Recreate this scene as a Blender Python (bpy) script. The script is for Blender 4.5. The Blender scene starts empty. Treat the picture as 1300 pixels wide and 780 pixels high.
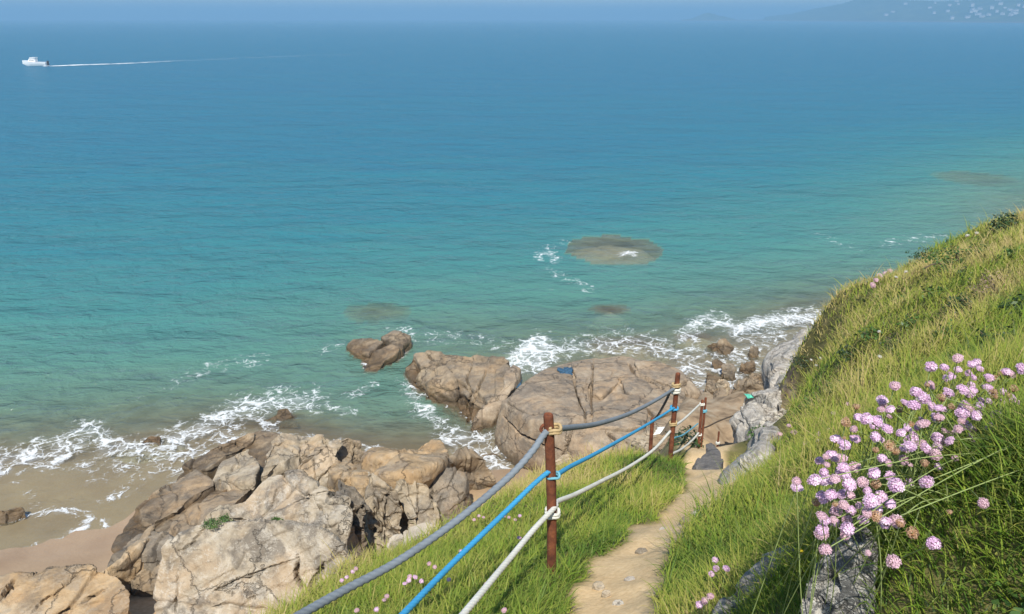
import bpy, bmesh, math, random
import numpy as np
from mathutils import Vector, Matrix
from mathutils.bvhtree import BVHTree
rng = np.random.default_rng(7)
random.seed(7)
SC = bpy.context.scene
COL = SC.collection
CAMZ = 11.0
F = 1000.0
PITCH = math.radians(20.15)
cp, sp = math.cos(PITCH), math.sin(PITCH)
# ------------------------------------------------------------------ geometry helpers
def ray(px, py):
    a = (px - 650.0) / F; b = (390.0 - py) / F
    return np.array([a, cp + b * sp, -sp + b * cp])
def P(px, py, z):
    d = ray(px, py); t = (z - CAMZ) / d[2]
    return np.array([d[0] * t, d[1] * t, z])
def Pd(px, py, dist):
    d = ray(px, py); t = dist / d[1]
    return np.array([d[0] * t, dist, CAMZ + d[2] * t])
def to_px(p):
    p = np.atleast_2d(p)
    x, y, z = p[:, 0], p[:, 1], p[:, 2] - CAMZ
    dep = y * cp - z * sp
    dep = np.maximum(dep, 1e-3)
    return np.stack([650 + F * x / dep, 390 - F * (y * sp + z * cp) / dep, dep], 1)
_perm = np.random.default_rng(3).permutation(256)
_perm = np.concatenate([_perm, _perm, _perm])
_g = np.random.default_rng(4).normal(size=(256, 3)); _g /= np.linalg.norm(_g, axis=1)[:, None]
def perlin(p):
    p = np.asarray(p, float)
    i = np.floor(p).astype(int); f = p - i; i &= 255
    u = f * f * f * (f * (f * 6 - 15) + 10)
    r = 0
    for dx in (0, 1):
        wx = u[:, 0] if dx else 1 - u[:, 0]
        for dy in (0, 1):
            wy = u[:, 1] if dy else 1 - u[:, 1]
            for dz in (0, 1):
                wz = u[:, 2] if dz else 1 - u[:, 2]
                h = _perm[_perm[_perm[(i[:, 0] + dx) & 255] + ((i[:, 1] + dy) & 255)] + ((i[:, 2] + dz) & 255)]
                g = _g[h]
                r = r + wx * wy * wz * (g[:, 0] * (f[:, 0] - dx) + g[:, 1] * (f[:, 1] - dy) + g[:, 2] * (f[:, 2] - dz))
    return r * 1.5
def fbm(p, o=4, lac=2.03, gain=0.5):
    r = 0; a = 1.0; p = np.asarray(p, float)
    for k in range(o):
        r = r + a * perlin(p + 17.3 * k); p = p * lac; a *= gain
    return r
def sstep(a, b, x):
    t = np.clip((x - a) / (b - a), 0, 1); return t * t * (3 - 2 * t)
class TPS:
    def __init__(s, xy, v, lam=1e-3):
        s.c = np.asarray(xy, float); n = len(s.c); v = np.asarray(v, float)
        K = s.k(np.linalg.norm(s.c[:, None] - s.c[None], axis=2)) + lam * np.eye(n)
        Q = np.hstack([np.ones((n, 1)), s.c])
        A = np.zeros((n + 3, n + 3)); A[:n, :n] = K; A[:n, n:] = Q; A[n:, :n] = Q.T
        s.w = np.linalg.solve(A, np.concatenate([v, np.zeros(3)]))
    @staticmethod
    def k(r): return np.where(r > 1e-9, r * r * np.log(np.maximum(r, 1e-9)), 0)
    def __call__(s, xy):
        xy = np.atleast_2d(xy); out = np.empty(len(xy)); n = len(s.c)
        for a in range(0, len(xy), 20000):
            q = xy[a:a + 20000]
            R = np.linalg.norm(q[:, None] - s.c[None], axis=2)
            out[a:a + 20000] = s.k(R) @ s.w[:n] + s.w[n] + q @ s.w[n + 1:]
        return out
def seg_dist(q, poly, closed=False):
    q = np.atleast_2d(q); best = np.full(len(q), 1e9); tt = np.zeros(len(q)); kk = np.zeros(len(q), int)
    n = len(poly)
    for i in range(n if closed else n - 1):
        a = poly[i]; b = poly[(i + 1) % n]; ab = b - a
        t = np.clip(((q - a) @ ab) / max(ab @ ab, 1e-12), 0, 1)
        d = np.linalg.norm(q - (a + t[:, None] * ab), axis=1)
        m = d < best; best[m] = d[m]; tt[m] = t[m]; kk[m] = i
    return best, kk, tt
def inside(q, poly):
    q = np.atleast_2d(q); r = np.zeros(len(q), bool); n = len(poly); j = n - 1
    for i in range(n):
        a, b = poly[i], poly[j]
        c = ((a[1] > q[:, 1]) != (b[1] > q[:, 1])) & (q[:, 0] < (b[0] - a[0]) * (q[:, 1] - a[1]) / (b[1] - a[1] + 1e-12) + a[0])
        r ^= c; j = i
    return r
# ------------------------------------------------------------------ object helpers
def mesh_np(name, V, Fq, smooth=True):
    """V (n,3); Fq list of index arrays (m,3) or (m,4)"""
    me = bpy.data.meshes.new(name)
    V = np.asarray(V, np.float32)
    if not isinstance(Fq, (list, tuple)): Fq = [Fq]
    Fq = [np.asarray(f, np.int32) for f in Fq if len(f)]
    me.vertices.add(len(V)); me.vertices.foreach_set('co', V.ravel())
    lt = np.concatenate([np.full(len(f), f.shape[1], np.int32) for f in Fq])
    li = np.concatenate([f.ravel() for f in Fq])
    me.loops.add(len(li)); me.loops.foreach_set('vertex_index', li)
    me.polygons.add(len(lt))
    ls = np.concatenate([[0], np.cumsum(lt)[:-1]]).astype(np.int32)
    me.polygons.foreach_set('loop_start', ls)
    if smooth: me.polygons.foreach_set('use_smooth', np.ones(len(lt), bool))
    me.update(calc_edges=True)
    return me
def attr(me, name, val):
    a = me.attributes.new(name, 'FLOAT', 'POINT'); a.data.foreach_set('value', np.asarray(val, np.float32))
def link(name, me, mat=None, parent=None):
    o = bpy.data.objects.new(name, me); COL.objects.link(o)
    if mat is not None and me is not None and len(me.materials) == 0: me.materials.append(mat)
    if parent is not None: o.parent = parent
    return o
def tag(o, label=None, cat=None, group=None, kind=None):
    if label: o['label'] = label
    if cat: o['category'] = cat
    if group: o['group'] = group
    if kind: o['kind'] = kind
    return o
def empty(name, loc=(0, 0, 0), rz=0):
    o = bpy.data.objects.new(name, None); o.empty_display_size = 0.1
    o.location = loc; o.rotation_euler = (0, 0, rz); COL.objects.link(o); return o
def bm_obj(name, bm, mat, parent=None, smooth=False):
    me = bpy.data.meshes.new(name); bm.to_mesh(me); bm.free()
    if smooth: me.polygons.foreach_set('use_smooth', np.ones(len(me.polygons), bool))
    return link(name, me, mat, parent)
# ------------------------------------------------------------------ material helpers
class NT:
    def __init__(s, name, disp=False):
        s.m = bpy.data.materials.new(name); s.m.use_nodes = True
        s.t = s.m.node_tree; s.t.nodes.clear()
        s.out = s.t.nodes.new('ShaderNodeOutputMaterial')
    def n(s, ty, **kw):
        nd = s.t.nodes.new(ty)
        for k, v in kw.items():
            if k.startswith('i_'): nd.inputs[int(k[2:])].default_value = v
            elif k in nd.bl_rna.properties: setattr(nd, k, v)
            else: nd.inputs[k.replace('_', ' ')].default_value = v
        return nd
    def l(s, a, b):
        s.t.links.new(a, b)
    def inp(s, sock, v):
        if hasattr(v, 'is_output'): s.l(v, sock)
        else: sock.default_value = v
    def math(s, op, a, b=0.0, c=None, clamp=False):
        nd = s.n('ShaderNodeMath', operation=op); nd.use_clamp = clamp
        s.inp(nd.inputs[0], a); s.inp(nd.inputs[1], b)
        if c is not None: s.inp(nd.inputs[2], c)
        return nd.outputs[0]
    def mix(s, f, a, b, blend='MIX'):
        nd = s.n('ShaderNodeMix', data_type='RGBA', blend_type=blend)
        s.inp(nd.inputs[0], f)
        s.inp(nd.inputs[6], a if hasattr(a, 'is_output') else (*a, 1)[:4]); s.inp(nd.inputs[7], b if hasattr(b, 'is_output') else (*b, 1)[:4])
        return nd.outputs[2]
    def ramp(s, f, stops, interp='LINEAR'):
        nd = s.n('ShaderNodeValToRGB'); cr = nd.color_ramp; cr.interpolation = interp
        while len(cr.elements) < len(stops): cr.elements.new(0.5)
        for e, (p, c) in zip(cr.elements, stops):
            e.position = p; e.color = (*c, 1) if not isinstance(c, float) else (c, c, c, 1)
        s.inp(nd.inputs[0], f); return nd.outputs[0]
    def coord(s, scale=(1, 1, 1), kind='Object', rot=(0, 0, 0), loc=(0, 0, 0)):
        tc = s.n('ShaderNodeTexCoord'); mp = s.n('ShaderNodeMapping')
        mp.inputs['Scale'].default_value = scale; mp.inputs['Rotation'].default_value = rot; mp.inputs['Location'].default_value = loc
        s.l(tc.outputs[kind], mp.inputs[0]); return mp.outputs[0]
    def noise(s, vec, scale, detail=4, rough=0.55, dist=0.0, out=0):
        nd = s.n('ShaderNodeTexNoise'); nd.inputs['Scale'].default_value = scale
        nd.inputs['Detail'].default_value = detail; nd.inputs['Roughness'].default_value = rough; nd.inputs['Distortion'].default_value = dist
        s.l(vec, nd.inputs['Vector']); return nd.outputs[out]
    def vor(s, vec, scale, feature='F1', out=0, rnd=1.0):
        nd = s.n('ShaderNodeTexVoronoi', feature=feature); nd.inputs['Scale'].default_value = scale; nd.inputs['Randomness'].default_value = rnd
        s.l(vec, nd.inputs['Vector']); return nd.outputs[out]
    def map(s, v, a, b, c=0.0, d=1.0, smooth=True):
        nd = s.n('ShaderNodeMapRange'); nd.interpolation_type = 'SMOOTHSTEP' if smooth else 'LINEAR'
        for i, x in enumerate((v, a, b, c, d)): s.inp(nd.inputs[i], x)
        return nd.outputs[0]
    def attr(s, name, out=2):
        nd = s.n('ShaderNodeAttribute', attribute_name=name); return nd.outputs[out]
    def bump(s, h, strength=1.0, dist=0.01, normal=None):
        nd = s.n('ShaderNodeBump'); nd.inputs['Strength'].default_value = strength; nd.inputs['Distance'].default_value = dist
        s.l(h, nd.inputs['Height'])
        if normal is not None: s.l(normal, nd.inputs['Normal'])
        return nd.outputs[0]
    def pbsdf(s, color, rough=0.8, normal=None, spec=0.3, metal=0.0):
        b = s.n('ShaderNodeBsdfPrincipled'); s.inp(b.inputs['Base Color'], color if hasattr(color, 'is_output') else (*color, 1)[:4])
        s.inp(b.inputs['Roughness'], rough); s.inp(b.inputs['Specular IOR Level'], spec); s.inp(b.inputs['Metallic'], metal)
        if normal is not None: s.l(normal, b.inputs['Normal'])
        return b.outputs[0]
    def done(s, sh): s.l(sh, s.out.inputs[0]); return s.m
# ------------------------------------------------------------------ camera
cam = bpy.data.cameras.new('camera'); cam.sensor_width = 36; cam.lens = 36 * F / 1300
cam.clip_start = 0.05; cam.clip_end = 30000
camo = bpy.data.objects.new('camera', cam); COL.objects.link(camo)
camo.location = (0, 0, CAMZ); camo.rotation_euler = (math.pi / 2 - PITCH, 0, 0)
SC.camera = camo
# ------------------------------------------------------------------ light
SUN_EL = math.radians(52); SUN_AZ = math.radians(180 + 5)
sv = Vector((math.sin(SUN_AZ) * math.cos(SUN_EL), math.cos(SUN_AZ) * math.cos(SUN_EL), math.sin(SUN_EL)))
sl = bpy.data.lights.new('sun', 'SUN'); sl.energy = 4.3; sl.angle = math.radians(0.53); sl.color = (1.0, 0.95, 0.87)
so = bpy.data.objects.new('sun', sl); COL.objects.link(so); so.location = sv * 60
so.rotation_euler = (-sv).to_track_quat('-Z', 'Y').to_euler()
w = bpy.data.worlds.new('World'); SC.world = w; w.use_nodes = True
wt = w.node_tree; wt.nodes.clear()
sky = wt.nodes.new('ShaderNodeTexSky'); sky.sky_type = 'NISHITA'; sky.sun_disc = False
sky.sun_elevation = SUN_EL; sky.sun_rotation = SUN_AZ; sky.air_density = 1.0; sky.dust_density = 0.2; sky.ozone_density = 2.5
bg = wt.nodes.new('ShaderNodeBackground'); bg.inputs[1].default_value = 0.10
wo = wt.nodes.new('ShaderNodeOutputWorld'); wt.links.new(sky.outputs[0], bg.inputs[0]); wt.links.new(bg.outputs[0], wo.inputs[0])
SC.view_settings.view_transform = 'Standard'; SC.view_settings.look = 'None'; SC.view_settings.gamma = 1; SC.view_settings.exposure = 0.62
SC.view_settings.use_curve_mapping = False
# ------------------------------------------------------------------ land height field
LP = [  # px, py, horizontal distance
 (760,770,2.9),(790,720,3.4),(830,680,4.0),(880,640,5.0),(902,620,5.8),(897,600,7.0),(897,580,9.0),(900,562,11.0),(893,530,15.0),
 (640,770,2.9),(560,770,3.0),(480,770,3.2),(400,775,3.5),(450,725,4.2),(560,690,4.6),(640,640,5.3),(700,725,3.35),(640,700,3.8),
 (700,600,7.0),(760,592,7.2),(820,583,7.5),(855,590,7.2),(780,640,5.2),(868,582,9.0),
 (1050,760,1.35),(1050,680,1.75),(1050,600,3.0),(1050,520,6.0),(1050,460,10.0),(1050,412,14.0),
 (950,760,1.75),(950,700,2.3),(950,650,3.3),(950,610,5.0),
 (1150,700,1.15),(1150,600,1.5),(1150,520,3.2),(1150,450,6.0),(1150,390,10.0),(1150,346,14.5),
 (1250,740,1.0),(1250,600,1.5),(1250,480,3.5),(1250,400,7.0),(1250,330,12.0),(1250,290,15.0),
 (1100,372,15.0),(1200,316,15.5),(1300,286,15.5),(1400,250,15.0),(1500,240,13.0),(1350,420,5.0),(1400,560,2.0),
 (870,760,2.45),(880,700,3.2),(900,660,4.3),(720,660,4.8),(930,505,18.6),(962,492,17.6),(985,472,17.8),(905,502,19.4),(878,506,18.4)]
lp3 = np.array([Pd(*q) for q in LP])
low = np.array([Pd(*q[:3]) - np.array([0, 0, q[3]]) for q in [(985,560,10.6,.4),(1000,520,12.6,.7),(1010,490,14.2,.7),(960,560,10.4,.5),(1030,480,12.5,.1),(955,592,8.0,.4),(935,602,7.5,.3),(1120,378,12.6,0),(1120,372,14.2,0),(1150,352,13.0,0),(1090,396,13.0,0),(1100,402,11.2,0),(1062,412,13.6,0),(1040,421,14.2,0),(1012,464,14.4,.25),(955,500,15.5,.6),(975,480,16.2,.7),(935,520,15.0,.5),(960,525,13.5,.7),(1000,470,16.4,1.0),(985,505,14.5,.8),(1020,440,17.5,1.6)]])
lp3 = np.vstack([lp3, low])
extra = np.array([(0, 0.3, 9.3), (0, -1.5, 9.6), (-1.5, 0.3, 8.9), (-1.2, 1.5, 8.75), (1.4, 0.0, 10.4), (2.5, -1.5, 10.9), (-2.5, -1.5, 8.8), (0.1, 1.6, 9.0),
                  (6, 0, 11.5), (9, 3, 11.3), (14, 6, 11), (15, 12, 9.6), (0.5, 1.0, 9.55)])
lp3 = np.vstack([lp3, extra])
land_tps = TPS(lp3[:, :2], lp3[:, 2], 2e-3)
edge_px = [(340,800,3.3),(400,770,3.7),(450,722,4.35),(505,703,4.6),(560,686,4.8),(640,634,5.6),(700,594,7.2),(760,586,7.6),(830,580,7.9),(866,577,9.3),(862,550,12.5),(868,525,15.5),(875,508,18.2),(930,500,19.3),(965,520,14.2),(990,492,15.0),(1003,470,15.2),(1040,408,15.0),(1100,366,15.8),(1200,301,16.2),(1300,271,16.2),(1400,245,15.8)]
EDGE = np.array([Pd(*q)[:2] for q in edge_px] + [(16, 14), (18, 4), (18, -6), (-3.2, -6), (-3.2, 0.5)])
def land_z(xy, rough=True):
    xy = np.atleast_2d(xy)
    z = np.clip(land_tps(xy), -1, 13)
    s, _, _ = seg_dist(xy, EDGE, True)
    s = np.where(inside(xy, EDGE), 0, s)
    z = z - np.where(s > 0, 1.9 * np.maximum(s - 0.12, 0) + 0.5 * np.minimum(s, 0.12), 0)
    p = np.column_stack([xy, np.zeros(len(xy))])
    if rough:
        dd = np.linalg.norm(xy, axis=1)
        z = z + .10 * fbm(p * 2.3, 4) * sstep(11, 13, xy[:, 1]) * (xy[:, 0] < 6)
        z = z + 0.05 * fbm(p * 1.3, 3) * sstep(0.5, 4, dd) + 0.012 * fbm(p * 7, 3)
    return np.maximum(z, -30)
path_pts = np.array([Pd(*q)[:2] for q in [(765,800,2.6),(775,770,2.85),(792,720,3.4),(835,680,4.0),(885,643,5.0),(902,620,5.8),(897,600,7.0),(897,580,9.0),(900,562,11.0),(893,530,15.0),(900,508,18.5)]])
path_pts = np.vstack([[(0.1, -2.5), (0.1, 0.6), (0.2, 1.8)], path_pts])
path_w = np.array([.3, .3, .22, .19, .19, .19, .22, .25, .21, .2, .25, .5, .8, 1.0])
def path_mask(xy):
    d, k, t = seg_dist(xy, path_pts)
    wv = path_w[k] * (1 - t) + path_w[np.minimum(k + 1, len(path_w) - 1)] * t
    p = np.column_stack([np.atleast_2d(xy), np.zeros(len(xy))])
    d = d + 0.09 * fbm(p * 2.2 + 5, 3)
    return 1 - sstep(0.75, 1.25, d / wv)
# ------------------------------------------------------------------ seabed
def sb_map(xy): return np.column_stack([xy[:, 0] / (xy[:, 1] + 8) * 6, np.log(np.maximum(xy[:, 1], 2.0)) * 6])
SB = [(0,715,.05),(0,790,.5),(110,680,.0),(150,640,.0),(200,600,-.04),(0,650,-.05),(0,580,-.12),(0,558,-.4),(0,520,-.9),(0,450,-1.9),(0,300,-4.5),(650,300,-3.8),
 (650,400,-1.35),(650,430,-.8),(550,530,-.75),(450,520,-.9),(600,560,-.15),(640,585,-.08),(640,620,.15),(250,560,-.12),(330,540,-.1),(250,500,-.9),(950,430,-.22),(850,415,-.7),(1050,405,-.15),(1000,395,-.4),
 (1150,330,-1.3),(1250,240,-1.5),(1000,200,-5.5),(300,200,-7),(0,100,-11),(650,100,-11),(1300,100,-10),(1300,180,-4),(880,470,-.1),(900,505,.1),(960,460,-.2),(985,445,-.15),(930,480,-.12),(1005,420,-.25),(760,500,.0),(700,560,.1),(400,560,.0),(300,620,.05),
 (200,700,.12),(400,640,.5),(300,740,.4),(500,640,.4),(700,450,-.5),(800,440,-.4),(380,450,-1.5),(500,400,-1.6),(1000,300,-2.8),(800,300,-3.3),(200,400,-2.8),(600,30,-14),(0,30,-14),(1300,30,-14),(560,600,.1),(850,560,1.0)]
sb3 = np.array([P(px, py, 0.0)[:2] for px, py, _ in SB]); sbv = np.array([q[2] for q in SB])
sb_tps = TPS(sb_map(sb3), sbv, 1e-3)
def seabed_z(xy):
    return np.clip(sb_tps(sb_map(np.atleast_2d(xy))), -16, 1.4)
def graded(y0, y1, n): return y0 * (y1 / y0) ** (np.arange(n) / (n - 1))
def grid_faces(nr, nc):
    i = np.arange(nr - 1)[:, None] * nc + np.arange(nc - 1)[None]
    return np.stack([i, i + 1, i + nc + 1, i + nc], -1).reshape(-1, 4)
# ------------------------------------------------------------------ materials
def mat_ground():
    t = NT('ground_soil_sand'); v = t.coord()
    n1 = t.noise(v, 3, 5); n2 = t.noise(v, 40, 4); n3 = t.noise(v, 260, 2)
    grass = t.ramp(n1, [(0.3, (.10, .095, .03)), (0.55, (.17, .15, .055)), (0.75, (.26, .20, .10))])
    sand = t.ramp(t.math('ADD', t.math('MULTIPLY', n2, .6), t.math('MULTIPLY', n1, .4)), [(0.3, (.50, .345, .18)), (0.55, (.64, .47, .265)), (0.75, (.70, .54, .33))])
    peb = t.map(t.vor(v, 55), .08, .16); sand = t.mix(t.math('MULTIPLY', t.math('SUBTRACT', 1, peb), .35), sand, (.22, .18, .13))
    c = t.mix(t.attr('path'), grass, sand)
    rock = t.ramp(t.noise(v, 2.5, 6), [(0.3, (.17, .12, .075)), (0.5, (.33, .24, .15)), (0.7, (.42, .34, .24))])
    c = t.mix(t.attr('steep'), c, rock)
    h = t.math('ADD', t.math('MULTIPLY', n2, .8), t.math('MULTIPLY', n3, .25))
    return t.done(t.pbsdf(c, .95, t.bump(h, .5, .012), .15))
def mat_seabed():
    t = NT('beach_sand'); v = t.coord()
    geo = t.n('ShaderNodeNewGeometry'); sx = t.n('ShaderNodeSeparateXYZ'); t.l(geo.outputs['Position'], sx.inputs[0])
    z = sx.outputs[2]
    n1 = t.noise(v, .8, 5); n2 = t.noise(v, 14, 5)
    dry = t.ramp(n2, [(.3, (.44, .30, .165)), (.7, (.56, .41, .25))])
    wet = t.ramp(n1, [(.3, (.27, .185, .115)), (.7, (.36, .26, .165))])
    c = t.mix(t.map(t.math('ADD', z, t.math('MULTIPLY', t.math('SUBTRACT', n1, .5), .12)), .12, .5), wet, dry)
    pat = t.map(t.noise(v, .22, 4, .6), .52, .62)
    deepm = t.map(z, -.3, -1.0)
    c = t.mix(t.math('MULTIPLY', t.math('MULTIPLY', pat, deepm), .7), c, (.07, .075, .06))
    r = t.map(z, .0, .15, .35, .9)
    return t.done(t.pbsdf(c, r, t.bump(n2, .4, .03), .3))
def mat_rock(name, cols, lichen=0.0, orange=0.0, grey=0.0, dark=0.0, wet=True, wetz=0.35, sc=1.0, white_streak=False):
    t = NT(name); v = t.coord()
    geo = t.n('ShaderNodeNewGeometry'); sx = t.n('ShaderNodeSeparateXYZ'); t.l(geo.outputs['Position'], sx.inputs[0])
    pw = geo.outputs['Position']
    mp = t.n('ShaderNodeMapping'); mp.inputs['Scale'].default_value = (sc, sc, sc); t.l(pw, mp.inputs[0]); v = mp.outputs[0]
    big = t.noise(v, 1.1, 5, .6, .4); mid = t.noise(v, 4.5, 6, .65, .3); fine = t.noise(v, 38, 5, .7); grain = t.noise(v, 150, 3, .7)
    c = t.ramp(t.math('ADD', t.math('MULTIPLY', big, .55), t.math('MULTIPLY', mid, .45)), [(.32, cols[0]), (.5, cols[1]), (.68, cols[2])])
    if orange: c = t.mix(t.math('MULTIPLY', t.map(t.noise(v, .9, 4, .6), .46, .62), orange), c, (.45, .27, .12))
    if grey:
        c = t.mix(t.math('MULTIPLY', t.map(t.noise(v, 1.6, 6, .65, .5), .47, .6), grey), c, (.15, .132, .11))
    if dark:
        c = t.mix(t.math('MULTIPLY', t.map(t.noise(v, 2.4, 6, .7, .6), .5, .6), dark), c, (.075, .065, .055))
    if lichen:
        l1 = t.map(t.math('ADD', t.math('MULTIPLY', t.noise(v, 3.2, 5, .7, .8), .6), t.math('MULTIPLY', fine, .4)), .5, .58)
        c = t.mix(t.math('MULTIPLY', l1, lichen), c, (.58, .54, .46))
        l2 = t.map(t.noise(v, 11, 4, .7), .62, .68)
        c = t.mix(t.math('MULTIPLY', l2, lichen * .8), c, (.66, .63, .56))
    if white_streak:
        st = t.n('ShaderNodeMapping'); st.inputs['Scale'].default_value = (1.2, 1.2, 5); st.inputs['Rotation'].default_value = (.4, .5, .2); t.l(v, st.inputs[0])
        l3 = t.map(t.noise(st.outputs[0], 9, 6, .7, .8), .54, .64); c = t.mix(t.math('MULTIPLY', l3, .85), c, (.52, .51, .47))
    c = t.mix(t.map(grain, .35, .7, .0, .35), c, t.mix(.5, c, (.05, .045, .04)))
    c = t.mix(t.map(t.vor(v, 60), .0, .1, .25, .0), c, (.08, .07, .06))
    rough = .88
    if wet:
        wf = t.map(t.math('ADD', sx.outputs[2], t.math('MULTIPLY', t.math('SUBTRACT', mid, .5), .5)), wetz, wetz * .25)
        c = t.mix(wf, c, t.mix(1.0, c, (.47, .42, .35), 'MULTIPLY'))
        rough = t.map(wf, 0, 1, .88, .42)
    wv = t.n('ShaderNodeVectorMath', operation='MULTIPLY_ADD'); t.l(t.noise(v, 1.7, 5, .65, 0, 1), wv.inputs[0]); wv.inputs[1].default_value = (.9, .9, .9); t.l(v, wv.inputs[2])
    crack = t.math('MULTIPLY', t.map(t.vor(wv.outputs[0], .55, 'DISTANCE_TO_EDGE'), .0, .014), t.map(t.math('ADD', t.vor(wv.outputs[0], 2.1, 'DISTANCE_TO_EDGE'), t.map(big, .40, .5, .0, .06)), .0, .03, .5, 1))
    c = t.mix(crack, t.mix(.4, c, (.06, .05, .042)), c)
    h = t.math('ADD', t.math('ADD', t.math('MULTIPLY', mid, 1.1), t.math('MULTIPLY', crack, .55)), t.math('ADD', t.math('MULTIPLY', fine, .32), t.math('MULTIPLY', grain, .1)))
    return t.done(t.pbsdf(c, rough, t.bump(h, .9, .06 / sc), .25))
TAN = [(.215, .17, .11), (.40, .33, .23), (.55, .475, .36)]
BRN = [(.17, .13, .085), (.30, .23, .15), (.43, .345, .235)]
M = {}
M['ground'] = mat_ground()
M['seabed'] = mat_seabed()
M['pale'] = mat_rock('pale_granite', [(.25, .205, .145), (.42, .36, .27), (.57, .52, .43)], .45, .3, .75, .12, wet=False)
M['tan'] = mat_rock('tan_granite', TAN, .25, .3, .6, .3)
M['orange'] = mat_rock('orange_granite', [(.27, .185, .10), (.43, .30, .165), (.52, .41, .27)], .15, .5, .4, .2)
M['brown'] = mat_rock('brown_granite', BRN, .08, .22, .5, .25, wetz=.5)
M['slab'] = mat_rock('slab_granite', [(.20, .15, .10), (.35, .27, .185), (.48, .395, .285)], .1, .22, .55, .2, wetz=.4)
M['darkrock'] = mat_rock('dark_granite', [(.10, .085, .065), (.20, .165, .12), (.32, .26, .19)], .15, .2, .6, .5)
M['white'] = mat_rock('white_granite', [(.42, .36, .28), (.55, .48, .38), (.66, .60, .5)], .4, .0, .25, .0, wet=False)
M['lichen'] = mat_rock('lichen_stone', [(.20, .185, .16), (.40, .37, .325), (.56, .53, .47)], .7, .12, .5, .35, wet=False, sc=1.6, white_streak=True)
M['fore'] = mat_rock('foreground_lichen_stone', [(.045, .045, .045), (.12, .12, .115), (.27, .26, .24)], .75, .0, .2, .5, wet=False, sc=7.0, white_streak=True)
M['flat'] = mat_rock('flat_grey_stone', [(.16, .155, .145), (.27, .265, .25), (.38, .37, .35)], .4, .0, .4, .25, wet=False, sc=6.0)
M['reef'] = mat_rock('submerged_granite', [(.27, .21, .13), (.36, .29, .185), (.42, .35, .235)], .0, .2, .25, .1, wet=False)
def simple(name, c, rough=.7, nscale=0, amp=.25, spec=.3, metal=0):
    t = NT(name)
    if nscale:
        v = t.coord(); n = t.noise(v, nscale, 4)
        lo = tuple(x * (1 - amp) for x in c); hi = tuple(min(1, x * (1 + amp)) for x in c)
        cc = t.ramp(n, [(.3, lo), (.7, hi)]); return t.done(t.pbsdf(cc, rough, t.bump(n, .3, .002), spec, metal))
    return t.done(t.pbsdf(c, rough, None, spec, metal))
M['step'] = mat_rock('dark_slab_stone', [(.08, .076, .075), (.125, .12, .118), (.18, .17, .16)], .08, 0, .3, .2, wet=False, sc=2.0)  # dark grey of the two flat slabs lying on the path
def mat_rust():
    t = NT('rusty_iron'); v = t.coord()
    n = t.noise(v, 14, 6, .7); n2 = t.noise(v, 70, 4, .7)
    c = t.ramp(n, [(.25, (.04, .018, .013)), (.45, (.125, .042, .022)), (.6, (.20, .07, .032)), (.75, (.33, .15, .075))])
    c = t.mix(t.map(n2, .55, .7, 0, .5), c, (.07, .04, .03))
    return t.done(t.pbsdf(c, .85, t.bump(t.math('ADD', n, t.math('MULTIPLY', n2, .5)), .6, .004), .25))
M['rust'] = mat_rust()
def mat_rope(name, c, dirt=.3):
    t = NT(name); v = t.coord()
    n = t.noise(v, 6, 5, .7); n2 = t.noise(v, 220, 3, .6)
    cc = t.mix(t.map(n, .4, .75, 0, dirt), c, tuple(x * .55 + .02 for x in c))
    cc = t.mix(t.map(n2, .35, .7, 0, .25), cc, tuple(min(1, x * 1.35) for x in c))
    return t.done(t.pbsdf(cc, .8, t.bump(n2, .5, .002), .25))
M['rope_grey'] = mat_rope('grey_rope', (.18, .21, .235), .6)
M['rope_blue'] = mat_rope('blue_rope', (.045, .29, .52), .4)
M['rope_teal'] = mat_rope('faded_blue_rope', (.14, .38, .48), .5)
M['rope_white'] = mat_rope('white_rope', (.60, .60, .54), .55)
M['lash'] = mat_rope('yellow_lashing', (.42, .31, .16), .6)
M['dark_rope'] = mat_rope('dark_rope', (.10, .075, .055), .3)
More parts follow.
